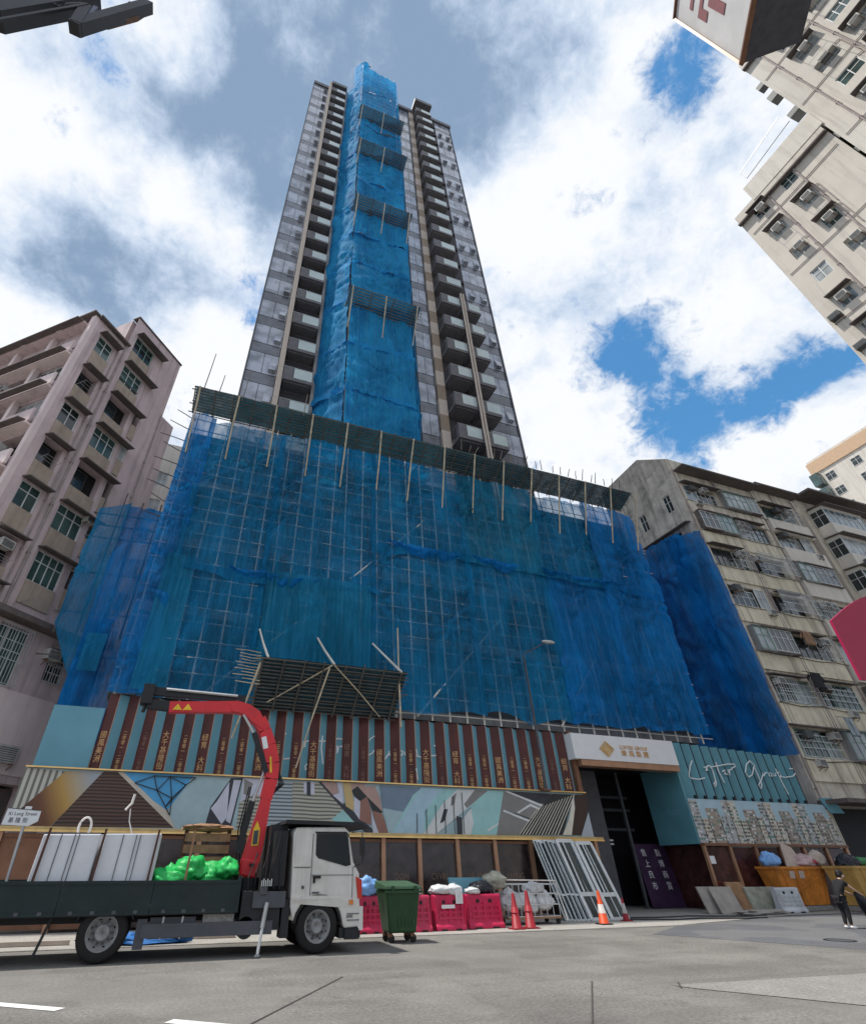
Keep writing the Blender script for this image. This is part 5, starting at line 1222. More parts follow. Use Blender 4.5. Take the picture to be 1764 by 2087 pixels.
# ------------------------------------------------------------------ lamp, signs
lp = thing('street_lamp', 'slim grey street lamp rising in front of the maroon boards and blue net', 'street lamp', (15.55, 21.7, 4.45))
MB().tube([(15.55, 21.7, 4.45), (15.57, 21.7, 7.0), (15.6, 21.7, 10.55)], .07, 10, r1=.045).obj('post', 'truck_grey', lp)
MB().tube([(15.6, 21.7, 10.5), (15.72, 21.69, 10.72), (16.4, 21.66, 11.05), (17.0, 21.63, 11.38)], .028, 8).obj('arm', 'truck_grey', lp)
hd = MB().lump((17.25, 21.62, 11.46), .42, .16, .09, 3, .08).obj('lamp_head', 'ac_white', lp, True)
MB().box(17.05, 17.5, 21.53, 21.71, 11.36, 11.39).obj('lens', 'glass_pale', hd)
ss = thing('street_sign', 'white pointed street name sign on a thin pole behind the truck', 'street sign', (-3.45, 16.4, 0))
MB().tube([(-3.30, 16.45, 0), (-3.42, 16.45, 2.55)], .035, 8).obj('pole', 'steel', ss)
pl = MB().extr([(-3.88, 2.44), (-3.3, 2.42), (-3.13, 2.52), (-3.13, 2.74), (-3.86, 2.78)], 16.38, 16.41).obj('plate', 'sign_white', ss)
MB().bar((-3.86, 16.375, 2.785), (-3.13, 16.375, 2.745), .012, .012).obj('border', 'letter_black', pl)
add(text_mesh('Ki Lung Street', .105, 'letter_black', wall_T(-3.5, 16.376, 2.67), .001), 'lettering', pl)
add(text_mesh('基 隆 街', .12, 'letter_black', wall_T(-3.56, 16.376, 2.53), .001), 'lettering', pl)
MB().box(-3.5, -3.36, 16.38, 16.41, 2.76, 2.83).obj('finial', 'sign_white', ss)
mg = thing('shop_sign', 'plain magenta round-topped shop sign jutting in at the right edge', 'shop sign', (21.0, 10.5, 0))
mb = MB(); n = 14
prof = [(20.55, 6.62), (20.72, 8.72)] + [(20.72 + 5.0 * t / n, 8.72 + 1.75 * math.sin(math.pi * .5 * t / n)) for t in range(1, n + 1)] + [(25.9, 6.9)]
mb.extr(prof, 10.5, 10.58); mb.obj('face', 'magenta', mg)
MB().bar((25.7, 10.68, 8.9), (34.2, 8.6, 9.2), .12, .12).obj('bracket', 'steel', mg); MB().bar((25.7, 10.68, 7.2), (34.2, 8.6, 7.4), .12, .12).obj('bracket', 'steel', mg)
# dark sign boxes overhead at the upper left
s1 = thing('hanging_sign', 'dark underside of a street sign box in the top left corner', 'hanging sign', (-9.2, 6.0, 18))
def tl(pts, y0, y1, m, name, par): return MB().extr(pts, y0, y1).obj(name, m, par)
tl([(-8.35, 19.75), (-7.72, 22.4), (-7.3, 24.2), (-12.0, 24.2), (-12.0, 19.0)], 6.0, 6.5, 'silhouette_metal', 'box', s1)
MB().bar((-8.1, 5.95, 18.75), (-7.18, 5.95, 22.6), .09, .07).obj('lower_rod', 'silhouette_metal', s1); MB().tube([(-7.75, 6, 21.7), (-7.6, 5.98, 21.55), (-7.5, 5.95, 21.9), (-7.35, 6, 22.6)], .05, 6).obj('hook', 'silhouette_metal', s1)
s2_ = thing('hanging_sign', 'dark curved sign frame overhead, right of the sign box at the top left', 'hanging sign', (-6.9, 6.0, 20))
mb = MB()
MB().bar((-7.20, 6.1, 22.6), (-6.94, 6.1, 20.9), .28, .34).obj('leg', 'silhouette_metal', s2_)
MB().bar((-6.98, 6.1, 20.82), (-6.16, 6.1, 25.4), .3, .32).obj('lower_edge', 'silhouette_metal', s2_)
MB().bar((-7.0, 6.0, 22.8), (-6.86, 6.0, 21.3), .12, .1).obj('inner_strip', 'sign_navy', s2_)
tl([(-6.72, 22.9), (-6.58, 22.4), (-6.2, 24.2), (-6.15, 25.3), (-6.75, 25.3)], 6.15, 6.3, 'rust', 'panel', s2_)

# ------------------------------------------------------------------ lorry with crane
YN, YFAR = 14.75, 16.95
tr = thing('crane_truck', 'white-cabbed flatbed truck with dark green drop sides and a red folding crane', 'truck', (0, 15.8, 0))
WX, WZ, WR = 3.66, .47, .49
arch = [(WX + .6 * math.cos(t), WZ + .6 * math.sin(t)) for t in [R(a) for a in range(10, 171, 16)]]
prof = [(2.98, .85), (2.97, 1.2), (2.92, 2.3), (2.98, 2.43), (4.24, 2.46), (4.36, 2.36), (4.5, 1.72), (4.66, 1.48), (4.7, .46), (4.3, .44)] + arch[:]
cab = MB().extr(prof, YN + .03, YFAR - .03).obj('cab', 'truck_white', tr)
bv = cab.modifiers.new('soft', 'BEVEL'); bv.width = .045; bv.segments = 3; bv.limit_method = 'ANGLE'; bv.angle_limit = R(50)
for y in (YN + .012, YFAR - .03):
    MB().extr([(3.5, 2.3), (4.26, 2.31), (4.33, 2.24), (4.42, 1.66), (4.3, 1.63), (3.58, 1.79), (3.51, 1.86)], y, y + .03).obj('side_window', 'cab_glass', cab)
    MB().extr([(3.46, 2.34), (4.28, 2.35), (4.36, 2.27), (4.36, 2.24), (4.27, 2.315), (3.49, 2.305)], y - .006, y + .03).obj('window_seal', 'rubber', cab)
MB().hexa([(4.385, YN + .2, 2.28), (4.385, YFAR - .2, 2.28), (4.51, YFAR - .15, 1.75), (4.51, YN + .15, 1.75)], [(4.40, YN + .2, 2.29), (4.40, YFAR - .2, 2.29), (4.525, YFAR - .15, 1.76), (4.525, YN + .15, 1.76)]).obj('windscreen', 'cab_glass', cab)
ds = MB()
for x0, x1, z0, z1 in ((3.42, 3.432, 1.02, 2.3), (4.47, 4.482, .98, 1.62), (3.05, 3.06, 1.7, 2.25), (3.3, 3.31, 1.7, 2.25)): ds.box(x0, x1, YN + .018, YN + .03, z0, z1)
ds.box(2.99, 3.4, YN + .016, YN + .03, 1.6, 1.612).box(3.42, 4.5, YN + .016, YN + .03, 1.45, 1.46); ds.obj('door_gap', 'truck_grey', cab)
MB().hexa([(2.97, YN + .005, 1.0), (4.2, YN + .005, 1.0), (4.6, YN + .03, .8), (2.97, YN + .03, .92)], [(2.97, YN + .005, 1.05), (4.2, YN + .005, 1.05), (4.68, YN + .03, 1.0), (2.97, YN + .03, 1.07)]).obj('wheel_lip', 'truck_white', cab)
MB().box(3.47, 3.66, YN - .02, YN + .02, 1.39, 1.44).box(3.48, 3.53, YN - .01, YN + .02, 1.3, 1.4).obj('door_handle', 'rubber', cab)
MB().box(3.47, 3.64, YN - .005, YN + .02, 1.1, 1.13).obj('door_step', 'truck_grey', cab); MB().lathe([(0, -.01), (.035, -.01), (.035, .02)], (3.24, YN + .02, 1.22), 10, 'y').obj('fuel_cap', 'truck_grey', cab)
MB().extr([(4.56, 1.42), (4.71, 1.36), (4.72, .98), (4.62, 1.0)], YN - .01, YN + .3).obj('headlight', 'lamp_red', cab)
MB().box(4.4, 4.5, YN - .005, YN + .02, .88, .97).obj('side_lamp', 'lamp_orange', cab)
add(text_mesh('2000', .085, 'letter_black', wall_T(4.42, YN + .012, .66), .002), 'lettering', cab)
MB().box(4.2, 4.72, YN + .1, YFAR - .1, .26, .45).box(4.32, 4.66, YN + .02, YN + .1, .24, .44).obj('bumper', 'truck_black', tr)
MB().box(4.64, 4.76, YN + .02, YFAR - .02, .4, .84).obj('bumper', 'truck_white', tr)
MB().extr([(2.68, 2.5), (4.72, 2.47), (4.92, 2.44), (4.6, 2.56), (2.7, 2.58)], YN - .06, YFAR).obj('roof_visor', 'truck_black', tr)
mr = MB(); mr.tube([(4.42, YN, 2.34), (4.66, YN - .14, 2.36), (4.68, YN - .16, 1.7), (4.5, YN, 1.62)], .014, 5); mr.obj('mirror_arm', 'truck_black', tr)
MB().box(4.62, 4.7, YN - .26, YN - .08, 1.85, 2.22).obj('mirror', 'truck_black', tr)
MB().box(2.99, 3.4, YN + .012, YN + .028, 1.62, 2.28).obj('side_panel', 'truck_white', cab)
MB().extr([(4.0, 1.72), (4.24, 1.67), (4.3, 2.0), (4.24, 2.2), (4.05, 2.24), (3.98, 2.0)], YN + .5, YN + .95).obj('seat', 'truck_grey', cab)
for z in (.62, .74): MB().box(4.36, 4.66, YN + .005, YN + .03, z - .035, z - .022).obj('trim_line', 'truck_grey', cab)
for k in range(3): MB().tube([(4.54, YN + .5 + .55 * k, 1.72), (4.46, YN + .75 + .55 * k, 2.0)], .012, 5).obj('wiper', 'rubber', cab)
for k in range(2): MB().tube([(2.55 + .14 * k, YN + .08, 1.2), (2.5 + .16 * k, YN + .04, 1.7), (2.62 + .1 * k, YN + .1, 2.3)], .02, 5).obj('hose', 'crane_black', tr)
for k in range(6): MB().box(2.24 + .045 * k, 2.26 + .045 * k, YN - .03, YN, 1.25, 1.36 + .03 * (k % 2)).obj('crane_lever', 'grille', tr)
MB().box(-.05, .9, YN + .15, YN + .55, .36, .72).obj('fuel_tank', 'truck_grey', tr)
MB().box(.2, .24, YN + .13, YN + .56, .35, .73).box(.6, .64, YN + .13, YN + .56, .35, .73).obj('tank_strap', 'steel', tr)
def wheel(x, y, side, dark=False):
    t = MB().lathe([(.30, -.13), (.42, -.15), (.475, -.12), (WR, -.06), (WR, .1), (.45, .14), (.3, .14)], (x, y, WR), 28, 'y', cap=False).obj('tyre', 'tyre', tr, True)
    s = -side
    MB().lathe([(.0, -.02 * s), (.1, -.1 * s), (.13, -.1 * s), (.15, -.02 * s), (.2, .02 * s), (.235, -.05 * s), (.29, -.12 * s), (.31, -.14 * s), (.305, .0)] if side < 0 else [(0, 0), (.3, .0)], (x, y, WR), 24, 'y', cap=False).obj('rim', 'rim', t, True)
    if side < 0:
        mb = MB()
        for k in range(10): a = 2 * math.pi * k / 10; mb.lathe([(0, -.06), (.022, -.06), (.022, 0)], (x + .185 * math.cos(a), y + .0, WR + .185 * math.sin(a)), 6, 'y')
        mb.obj('wheel_nuts', 'truck_grey', t)
        mb = MB()
        for k in range(8): a = 2 * math.pi * (k + .5) / 8; mb.lathe([(0, -.062), (.028, -.062)], (x + .25 * math.cos(a), y - .01, WR + .25 * math.sin(a)), 7, 'y')
        mb.obj('hand_holes', 'recess_dark', t)
    return t
wheel(WX, YN + .2, -1); wheel(WX, YFAR - .2, 1); wheel(-.95, YN + .2, -1); wheel(-.95, YN + .52, 1); wheel(-.95, YFAR - .2, 1); wheel(-.95, YFAR - .52, 1)
MB().tube([(-.95, YN + .2, WR), (-.95, YFAR - .2, WR)], .09, 8).tube([(WX, YN + .2, WR), (WX, YFAR - .2, WR)], .08, 8).obj('axle', 'truck_black', tr)
MB().box(-5.4, 4.2, YN + .65, YN + .82, .62, .82).box(-5.4, 4.2, YFAR - .82, YFAR - .65, .62, .82).obj('chassis', 'truck_black', tr)
MB().extr([(WX + .58 * math.cos(R(a)), WZ + .58 * math.sin(R(a))) for a in range(8, 173, 12)] + [(WX + .54 * math.cos(R(a)), WZ + .54 * math.sin(R(a))) for a in range(172, 7, -12)], YN + .06, YN + .5).obj('mudguard', 'truck_black', tr)
MB().extr([(-.95 + .62 * math.cos(R(a)), WZ + .6 * math.sin(R(a))) for a in range(20, 160, 14)] + [(-.95 + .58 * math.cos(R(a)), WZ + .56 * math.sin(R(a))) for a in range(159, 19, -14)], YN + .02, YN + .6).obj('mudguard', 'truck_black', tr)
MB().box(2.8, 2.98, YN + .1, YN + .5, .3, 1.0).obj('mudguard', 'truck_black', tr)
bed = MB().box(-5.6, 1.72, YN + .04, YFAR - .04, .76, .86).obj('bed_floor', 'truck_black', tr)
for k in range(4):
    x0, x1 = -5.6 + k * 1.83, -5.6 + (k + 1) * 1.83 - .012
    d_ = MB().box(x0, x1, YN - .02, YN + .03, .78, 1.37).box(x0, x1, YN - .045, YN - .02, 1.31, 1.37).box(x0, x1, YN - .035, YN - .02, .78, .84).obj('drop_side', 'truck_green', tr)
    for q in range(4): MB().box(x0 + .25 + q * .42, x0 + .33 + q * .42, YN - .05, YN - .035, .8, .86).obj('hinge', 'truck_grey', d_)
    MB().box(x0, x1, YFAR - .03, YFAR + .02, .78, 1.37).obj('drop_side', 'truck_green', tr)
MB().box(1.7, 1.78, YN, YFAR, .78, 1.45).obj('headboard', 'truck_green', tr)
MB().box(-.2, 2.6, YN + .06, YN + .12, .38, .62).obj('side_guard', 'truck_grey', tr)
MB().box(1.05, 1.72, YN + .1, YN + .5, .58, .88).obj('tool_crate', 'concrete_pale', tr)
MB().lathe([(0, 0), (.2, 0), (.2, .5), (0, .5)], (2.0, YN + .1, .5), 16, 'y').obj('air_tank', 'truck_black', tr)
MB().box(1.85, 2.75, YN + .1, YFAR - .1, .45, 1.15).obj('crane_base', 'truck_black', tr)
MB().box(2.1, 2.85, YN + .05, YN + .5, .85, 1.15).box(2.25, 2.4, YN, YN + .2, 1.1, 1.25).obj('control_box', 'truck_grey', tr)
MB().box(2.42, 2.86, YN + .5, YFAR - .2, 1.1, 2.5).box(2.5, 2.8, YN + .1, YN + .5, 1.25, 2.35).obj('air_intake', 'truck_black', tr)
for k in range(5): MB().tube([(2.0 + .15 * k, YN + .25 + .1 * (k % 2), .9), (1.95 + .17 * k, YN + .2, 1.4 + .1 * (k % 3)), (2.15 + .14 * k, YN + .5, 1.9 + .12 * k)], .022, 5).obj('hose', 'crane_black', tr)
MB().box(-.3, -.1, YN + .1, YN + .3, .2, .7).obj('side_guard', 'truck_grey', tr)
st = MB().tube([(2.42, YN - .02, .95), (2.36, YN - .04, .5)], .05, 8).obj('stabiliser_leg', 'steel', tr); MB().tube([(2.37, YN - .04, .55), (2.31, YN - .05, .02)], .034, 8).obj('inner_tube', 'grille', st); MB().lathe([(0, 0.0), (.09, 0.0), (.09, .03), (.04, .06)], (2.31, YN - .05, .002), 10).obj('foot', 'truck_grey', st)
MB().bar((-2.0, YN + .3, .78), (-2.15, YN + .25, .12), .05, .05).bar((-3.7, YN + .3, .78), (-3.72, YN + .25, .1), .06, .06).obj('rear_guard', 'truck_black', tr)
MB().box(-3.72, -3.6, YN, YN + .06, .42, .58).obj('reflector', 'lamp_orange', tr)
for x in (-2.55, -1.42, -.28, .52): # stakes along the near side
    MB().bar((x - .02, YN + .06, .86), (x + .03, YN + .06, 2.32), .045, .045).obj('stake', 'wood_dark' if x < .5 else 'wood', tr)
# crane
cr = 'crane_red'; CY = 15.9
def bm(p0, p1, w0, d0, w1=None, d1=None): return MB().bar((p0[0], CY, p0[1]), (p1[0], CY, p1[1]), d0, w0, upv=(1, 0, 0.01), w1=d1, d1=w1)
MB().lathe([(.0, 1.1), (.3, 1.1), (.3, 1.4), (.0, 1.4)], (2.05, CY, 0), 16).obj('slew_ring', 'truck_black', tr)
b0 = bm((2.03, 1.4), (2.08, 1.78), .46, .4).obj('crane_turret', cr, tr); bv = b0.modifiers.new('soft', 'BEVEL'); bv.width = .05; bv.segments = 2
b1 = bm((2.08, 1.72), (2.3, 3.2), .46, .32, .24, .28).obj('crane_column', cr, tr)
MB().bar((2.03, CY - .23, 1.66), (2.14, CY - .23, 1.66), .3, .05).obj('crane_hinge', 'crane_black', b1)
MB().extr([(2.02, 2.05), (2.2, 2.07), (2.2, 2.42), (2.11, 2.6), (2.03, 2.42)], CY - .175, CY - .162).obj('warning_label', 'yellow', b1)
MB().extr([(2.05, 2.08), (2.17, 2.1), (2.17, 2.4), (2.05, 2.38)], CY - .182, CY - .176).obj('warning_plate', 'billboard_side', b1)
b2 = MB()
pts = [(2.28, 3.12, .3), (2.37, 3.6, .34), (2.34, 4.0, .38), (2.2, 4.45, .36), (2.02, 4.85, .34), (1.82, 5.12, .36)]
for i in range(5):
    (x0, z0, w0), (x1, z1, w1) = pts[i], pts[i + 1]; b2.bar((x0, CY, z0), (x1, CY, z1), .3, w0, upv=(1, 0, .01), w1=.3, d1=w1)
b2 = b2.obj('crane_boom', cr, tr)
MB().bar((2.1, CY - .16, 4.35), (2.0, CY - .16, 4.65), .02, .14, upv=(1, 0, 0)).obj('rating_plate', 'sign_white', b2)
MB().bar((2.32, CY - .16, 3.75), (2.26, CY - .16, 4.15), .012, .05, upv=(1, 0, 0)).obj('stripe', 'yellow', b2)
MB().extr([(1.95, 4.85), (2.02, 5.0), (1.8, 5.33), (1.5, 5.5), (1.1, 5.58), (.9, 5.5), (1.0, 5.28), (1.35, 5.24), (1.6, 5.05)], CY - .17, CY + .17).obj('crane_elbow', cr, tr)
jib = bm((1.1, 5.42), (-.72, 5.27), .3, .3, .25, .28).obj('crane_jib', cr, tr)
MB().extr([(-.62, 5.19), (-.37, 5.2), (-.5, 5.36)], CY - .16, CY - .146).obj('warning_triangle', 'yellow', jib); MB().extr([(-.35, 5.2), (-.1, 5.22), (-.23, 5.38)], CY - .16, CY - .146).obj('warning_triangle', 'yellow', jib)
bm((1.35, 5.66), (-1.35, 5.68), .12, .22).obj('crane_extension', 'crane_black', tr); bm((-.72, 5.3), (-1.3, 5.32), .24, .24).obj('extension_end', 'crane_black', tr)
MB().box(-1.5, -1.2, CY - .2, CY + .2, 5.3, 5.82).tube([(-1.35, CY, 5.3), (-1.38, CY, 5.1)], .05, 6).obj('crane_head', 'crane_black', tr)
MB().tube([(1.1, CY - .1, 5.72), (-.9, CY - .1, 5.74)], .04, 6).obj('feed_pipe', 'steel', tr)
MB().bar((1.72, CY - .05, 1.9), (1.92, CY - .05, 3.05), .16, .16).obj('lift_ram', 'crane_black', tr); MB().tube([(1.92, CY - .05, 3.0), (2.14, CY - .05, 3.75)], .04, 8).obj('lift_rod', 'steel', tr)
MB().bar((2.2, CY - .12, 3.75), (1.72, CY - .12, 4.75), .13, .13).obj('boom_ram', 'crane_black', tr); MB().tube([(1.74, CY - .12, 4.7), (1.35, CY - .12, 5.22)], .035, 8).obj('boom_rod', 'grille', tr)
for k in range(3): MB().tube([(2.3, CY - .1 + .05 * k, 3.1), (2.62 + .06 * k, CY, 3.5), (2.5, CY, 3.9), (2.36, CY, 4.1)], .025, 5).obj('hose', 'crane_black', tr)
for k in range(2): MB().tube([(1.75 + .08 * k, CY, 1.5), (1.66 + .06 * k, CY, 2.4), (1.8 + .05 * k, CY, 3.4)], .02, 5).obj('hose', 'crane_black', tr)
# load
for k, (x0, x1, lab) in enumerate(((-2.68, -1.5, 'white wrapped pack of boards standing on the truck bed, nearer the tail'), (-1.42, -.2, 'white wrapped pack of boards standing on the truck bed, nearer the green sacks'))):
    t = thing('board_pack', lab, 'pack', ((x0 + x1) / 2, 15.3, .86), group='packs of boards on the truck')
    o = MB().hexa([(x0, YN + .12, .865), (x1, YN + .12, .865), (x1, YN + .95, .865), (x0, YN + .95, .865)], [(x0 + .04, YN + .14, 2.2 + .03 * k), (x1 + .02, YN + .14, 2.22 + .03 * k), (x1 + .02, YN + .95, 2.24), (x0 + .04, YN + .95, 2.22)]).obj('wrapped_pack', 'pack_white', t)
    bv = o.modifiers.new('soft', 'BEVEL'); bv.width = .02; bv.segments = 2
    for q in (.55, .62, .32):
        x = x0 + (x1 - x0) * q; MB().bar((x, YN + .112, .87), (x + .03, YN + .128, 2.22), .012, .03).obj('strap', 'truck_grey', t)
    for q in (.2, .5, .8): MB().box(x0 + .04, x1 - .02, YN + .1 + q * .8, YN + .108 + q * .8, 2.2, 2.245).obj('board_edge', 'billboard_side', t)
MB().tube([(-1.0, 15.2, 2.24), (-.98, 15.1, 2.42), (-1.08, 15.0, 2.66), (-1.0, 15.0, 2.86)], .014, 5)
sl = thing('rope', 'white knotted rope hanging above the packs on the truck', 'rope', (-1.1, 15.2, 2.2))
MB().tube([(-.85, 15.2, 2.24), (-.98, 15.18, 2.5), (-1.02, 15.2, 2.75)], .014, 5).obj('tail', 'rope', sl); MB().tube([(-1.13, 15.2, 2.72), (-1.02, 15.2, 2.86), (-1.0, 15.2, 3.06)], .03, 6).obj('knot', 'rope', sl)
mb = MB(); pts = [(-1.95 + .13 * math.cos(a), 15.6, 2.38 + .2 * math.sin(a)) for a in [R(20 * k) for k in range(19)]]
tag(mb.tube(pts, .028, 6, cap=False).obj('rope', 'rope'), 'white rope loop standing above the pack nearer the tail of the truck', 'rope')
for k, (x, z, rx, rz) in enumerate(((.15, 1.42, .42, .32), (.62, 1.6, .4, .36), (1.12, 1.48, .42, .34), (1.45, 1.62, .28, .28), (.5, 1.35, .5, .2), (1.2, 1.3, .45, .2))):
    labs = ['leftmost green sack in the truck, next to the white packs', 'tall green sack in the middle of the truck heap', 'green sack right of the tall one in the truck', 'small green sack nearest the crane', 'flat green sack low at the front of the heap', 'flat green sack low under the right part of the heap']
    tag(MB().sack((x, 15.3 + .12 * (k % 3), z - .06), rx * .95, .4, rz * .82, k + 2).obj('sack', 'bag_green', None, True), labs[k], 'sack', 'green sacks on the truck')
cr_ = thing('wooden_crate', 'dark slatted wooden crate behind the green sacks on the truck', 'crate', (.95, 16.4, .86))
for k in range(6): MB().box(.38, 1.52, 16.2, 16.24, .9 + k * .25, 1.08 + k * .25).obj('slat', 'wood', cr_)
for x in (.4, .95, 1.48): MB().box(x - .05, x + .05, 16.24, 16.32, .88, 2.4).obj('upright', 'wood_dark', cr_)
tag(MB().lump((.95, 16.3, 2.45), .65, .3, .09, 4, .4, 3, 20, 8).obj('cardboard_sheet', 'wood'), 'crumpled brown sheet lying on top of the wooden crate', 'sheet')
tag(MB().lump((-.3, 18.2, .1), 1.2, .35, .14, 9, .5, 2.5, 24, 8).obj('tarpaulin', 'tarp_blue'), 'crumpled blue tarpaulin on the pavement seen under the truck', 'tarpaulin')
for k in range(3): tag(MB().box(-3.6 + k * 2.1, -1.9 + k * 2.1, 18.5 + .15 * k, 18.62 + .15 * k, .01, .1).obj('timber_plank', 'card'), ('pale plank on the pavement behind the truck tail', 'pale plank on the pavement left of the blue tarpaulin', 'pale plank on the pavement right of the blue tarpaulin')[k], 'plank', 'planks behind the truck')

# ------------------------------------------------------------------ street works clutter
def barrier_meshes():
    prof = [(-.26, 0), (-.26, .1), (-.17, .2), (-.13, .62), (-.13, .84), (-.1, .89), (.1, .89), (.13, .84), (.13, .62), (.17, .2), (.26, .1), (.26, 0)]
    W = 1.02; mb = MB(); n = len(prof); b = 0
    for x in (0, W):
        mb.v += [(x, y, z) for y, z in prof]
    mb.f.append(tuple(range(n))[::-1]); mb.f.append(tuple(range(n, 2 * n))); mb.mi += [0, 0]
    for i in range(n): j = (i + 1) % n; mb.f.append((i, j, n + j, n + i)); mb.mi.append(0)
    ribs = MB()
    for z in (.28, .42, .56): ribs.box(.12, W - .12, -.2 + (z - .2) * .09, -.12, z, z + .06)
    for x in (.07, .5, .93): ribs.box(x - .03, x + .03, -.19, -.1, .14, .66)
    for x in (.3, .7): ribs.box(x - .03, x + .03, -.185, -.1, .24, .6)
    holes = MB()
    for x in (.33, .69): holes.box(x - .05, x + .05, -.136, -.12, .66, .75)
    feet = MB()
    for x in (.25, .75): feet.box(x - .1, x + .1, -.265, -.2, -.005, .05)
    return mb, ribs, holes, feet
def barrier(x, y, ang, label, m='barrier_pink', group='pink water barriers', sx=1.0):
    t = thing('water_barrier', label, 'barrier', (x, y, 0), ang, group)
    mb, ribs, holes, feet = barrier_meshes()
    for nm, b, mm in (('body', mb, m), ('ribs', ribs, m), ('hole', holes, 'recess_dark'), ('foot_gap', feet, 'recess_dark')):
        b.v = [(v[0] * sx, v[1], v[2]) for v in b.v]; o = b.obj(nm, mm, t, loc=(0, 0, 0))
        if nm == 'body': q = o.modifiers.new('soft', 'BEVEL'); q.width = .03; q.segments = 2; q.limit_method = 'ANGLE'; q.angle_limit = R(25)
    return t
b1_ = barrier(5.78, 18.7, R(2), 'pink water barrier with a blue bag on top, between the truck and the green bin', sx=.8)
b2_ = barrier(7.2, 18.68, R(1), 'pink water barrier partly hidden behind the green bin', sx=1.0)
b3_ = barrier(8.36, 18.72, R(3), 'pink water barrier with a white notice, second from the right', sx=1.04)
b4_ = barrier(9.62, 18.95, R(2), 'rightmost pink water barrier beside the two red cones', sx=1.3)
MB().box(8.58, 9.05, 18.49, 18.5, .55, .64).obj('notice', 'sign_white', b3_)
def bag(x, y, z, rx, rz, m, s, label, group=None, ry=None, amp=.5):
    return tag(MB().sack((x, y, z), rx, ry or rx * .7, rz, s).obj('rubbish_bag', m, None, True), label, 'bag', group)
bag(6.15, 18.75, 1.08, .34, .28, 'bag_blue', 31, 'blue plastic bag heaped on the pink barrier beside the truck cab')
W_ = 'white bags on the barriers'
bag(7.55, 18.75, .96, .35, .14, 'bag_white', 32, 'white bag on the barrier behind the green bin', W_); bag(8.7, 18.8, 1.0, .33, .15, 'bag_white', 33, 'white bag on the left end of the noticed barrier', W_); bag(9.2, 18.75, .98, .26, .18, 'bag_white', 34, 'white bag on the right end of the noticed barrier', W_); bag(9.95, 18.95, .96, .25, .1, 'bag_white', 35, 'flat white bag on the left end of the rightmost barrier', W_)
tag(MB().box(9.12, 9.36, 18.52, 18.55, .66, 1.0).obj('white_sheet', 'bag_white'), 'white sheet hanging over the front of the noticed barrier', 'sheet')
bag(10.4, 19.2, 1.02, .4, .2, 'bag_black', 36, 'black bag behind the rightmost pink barrier')
bag(11.15, 19.5, 1.2, .42, .26, 'slab_mossy', 37, 'grey green bundle heaped left of the wire trolley')
tag(MB().hexa([(9.5, 19.6, .3), (11.1, 19.6, .3), (11.1, 19.7, .3), (9.5, 19.7, .3)], [(9.5, 19.75, 1.32), (11.1, 19.75, 1.32), (11.1, 19.85, 1.32), (9.5, 19.85, 1.32)]).obj('sheet_panel', 'teal'), 'teal panel leaning behind the rightmost pink barrier', 'panel')
# green wheeled bin
gb = thing('wheeled_bin', 'big dark green wheeled rubbish bin standing in the road beside the truck', 'bin', (6.3, 16.5, 0))
o = MB().hexa([(5.93, 16.1, .2), (6.7, 16.1, .2), (6.7, 16.72, .2), (5.93, 16.72, .2)], [(5.8, 15.98, 1.12), (6.79, 15.98, 1.12), (6.79, 16.85, 1.12), (5.8, 16.85, 1.12)]).obj('tub', 'bin_green', gb)
bv = o.modifiers.new('soft', 'BEVEL'); bv.width = .05; bv.segments = 3
o = MB().hexa([(5.77, 15.94, 1.12), (6.83, 15.94, 1.12), (6.83, 16.9, 1.12), (5.77, 16.9, 1.12)], [(5.79, 15.96, 1.2), (6.81, 15.96, 1.2), (6.79, 16.9, 1.3), (5.8, 16.9, 1.3)]).obj('lid', 'bin_lid', gb)
bv = o.modifiers.new('soft', 'BEVEL'); bv.width = .02; bv.segments = 2
for x in (5.98, 6.64): MB().box(x - .04, x + .04, 15.9, 15.95, 1.1, 1.2).obj('lid_clip', 'bin_green', gb)
MB().box(5.75, 6.85, 15.93, 15.97, 1.04, 1.1).obj('rim', 'bin_green', gb)
for x in (5.71, 6.88): MB().lathe([(0, -.05), (.05, -.05), (.05, .05), (0, .05)], (x, 16.4, 1.08), 8, 'y').obj('trunnion', 'bin_green', gb)
for k in range(5): MB().box(6.16 + k * .1, 6.2 + k * .1, 16.05, 16.06, .35, 1.0).obj('rib', 'bin_green', gb)
for x, y in ((5.98, 16.2), (6.6, 16.2), (5.98, 16.62), (6.6, 16.62)):
    w_ = MB().lathe([(0, -.03), (.06, -.03), (.09, -.02), (.09, .02), (.06, .03), (0, .03)], (x + .03, y, .09), 14, 'y').obj('wheel', 'rubber', gb, True); MB().box(x - .05, x + .05, y - .045, y + .045, .12, .2).obj('fork', 'rust', w_)
# cones
def cone(x, y, h, m, band, label, group, base='rubber'):
    t = thing('traffic_cone', label, 'traffic cone', (x, y, 0), 0, group); s = h / .9
    MB().lathe([(.155 * s, .03), (.045 * s, h - .03), (.03 * s, h)], (x, y, 0), 18).obj('body', m, t, True)
    MB().box(x - .2 * s, x + .2 * s, y - .2 * s, y + .2 * s, .0, .035).obj('base', base, t)
    if band: MB().lathe([(.118 * s + .003, h * .33), (.066 * s + .003, h * .76)], (x, y, 0), 18).obj('band', band, t, True)
    else: MB().lathe([(.118 * s + .003, h * .45), (.09 * s + .003, h * .6)], (x, y, 0), 18).obj('band', 'cone_red', t, True)
G_ = 'traffic cones along the barriers'
cone(11.1, 18.3, .93, 'cone_red', None, 'red cone against the rightmost pink barrier', G_, 'cone_red'); cone(11.68, 18.4, .98, 'cone_red', None, 'red cone in front of the wire trolley', G_, 'cone_red')
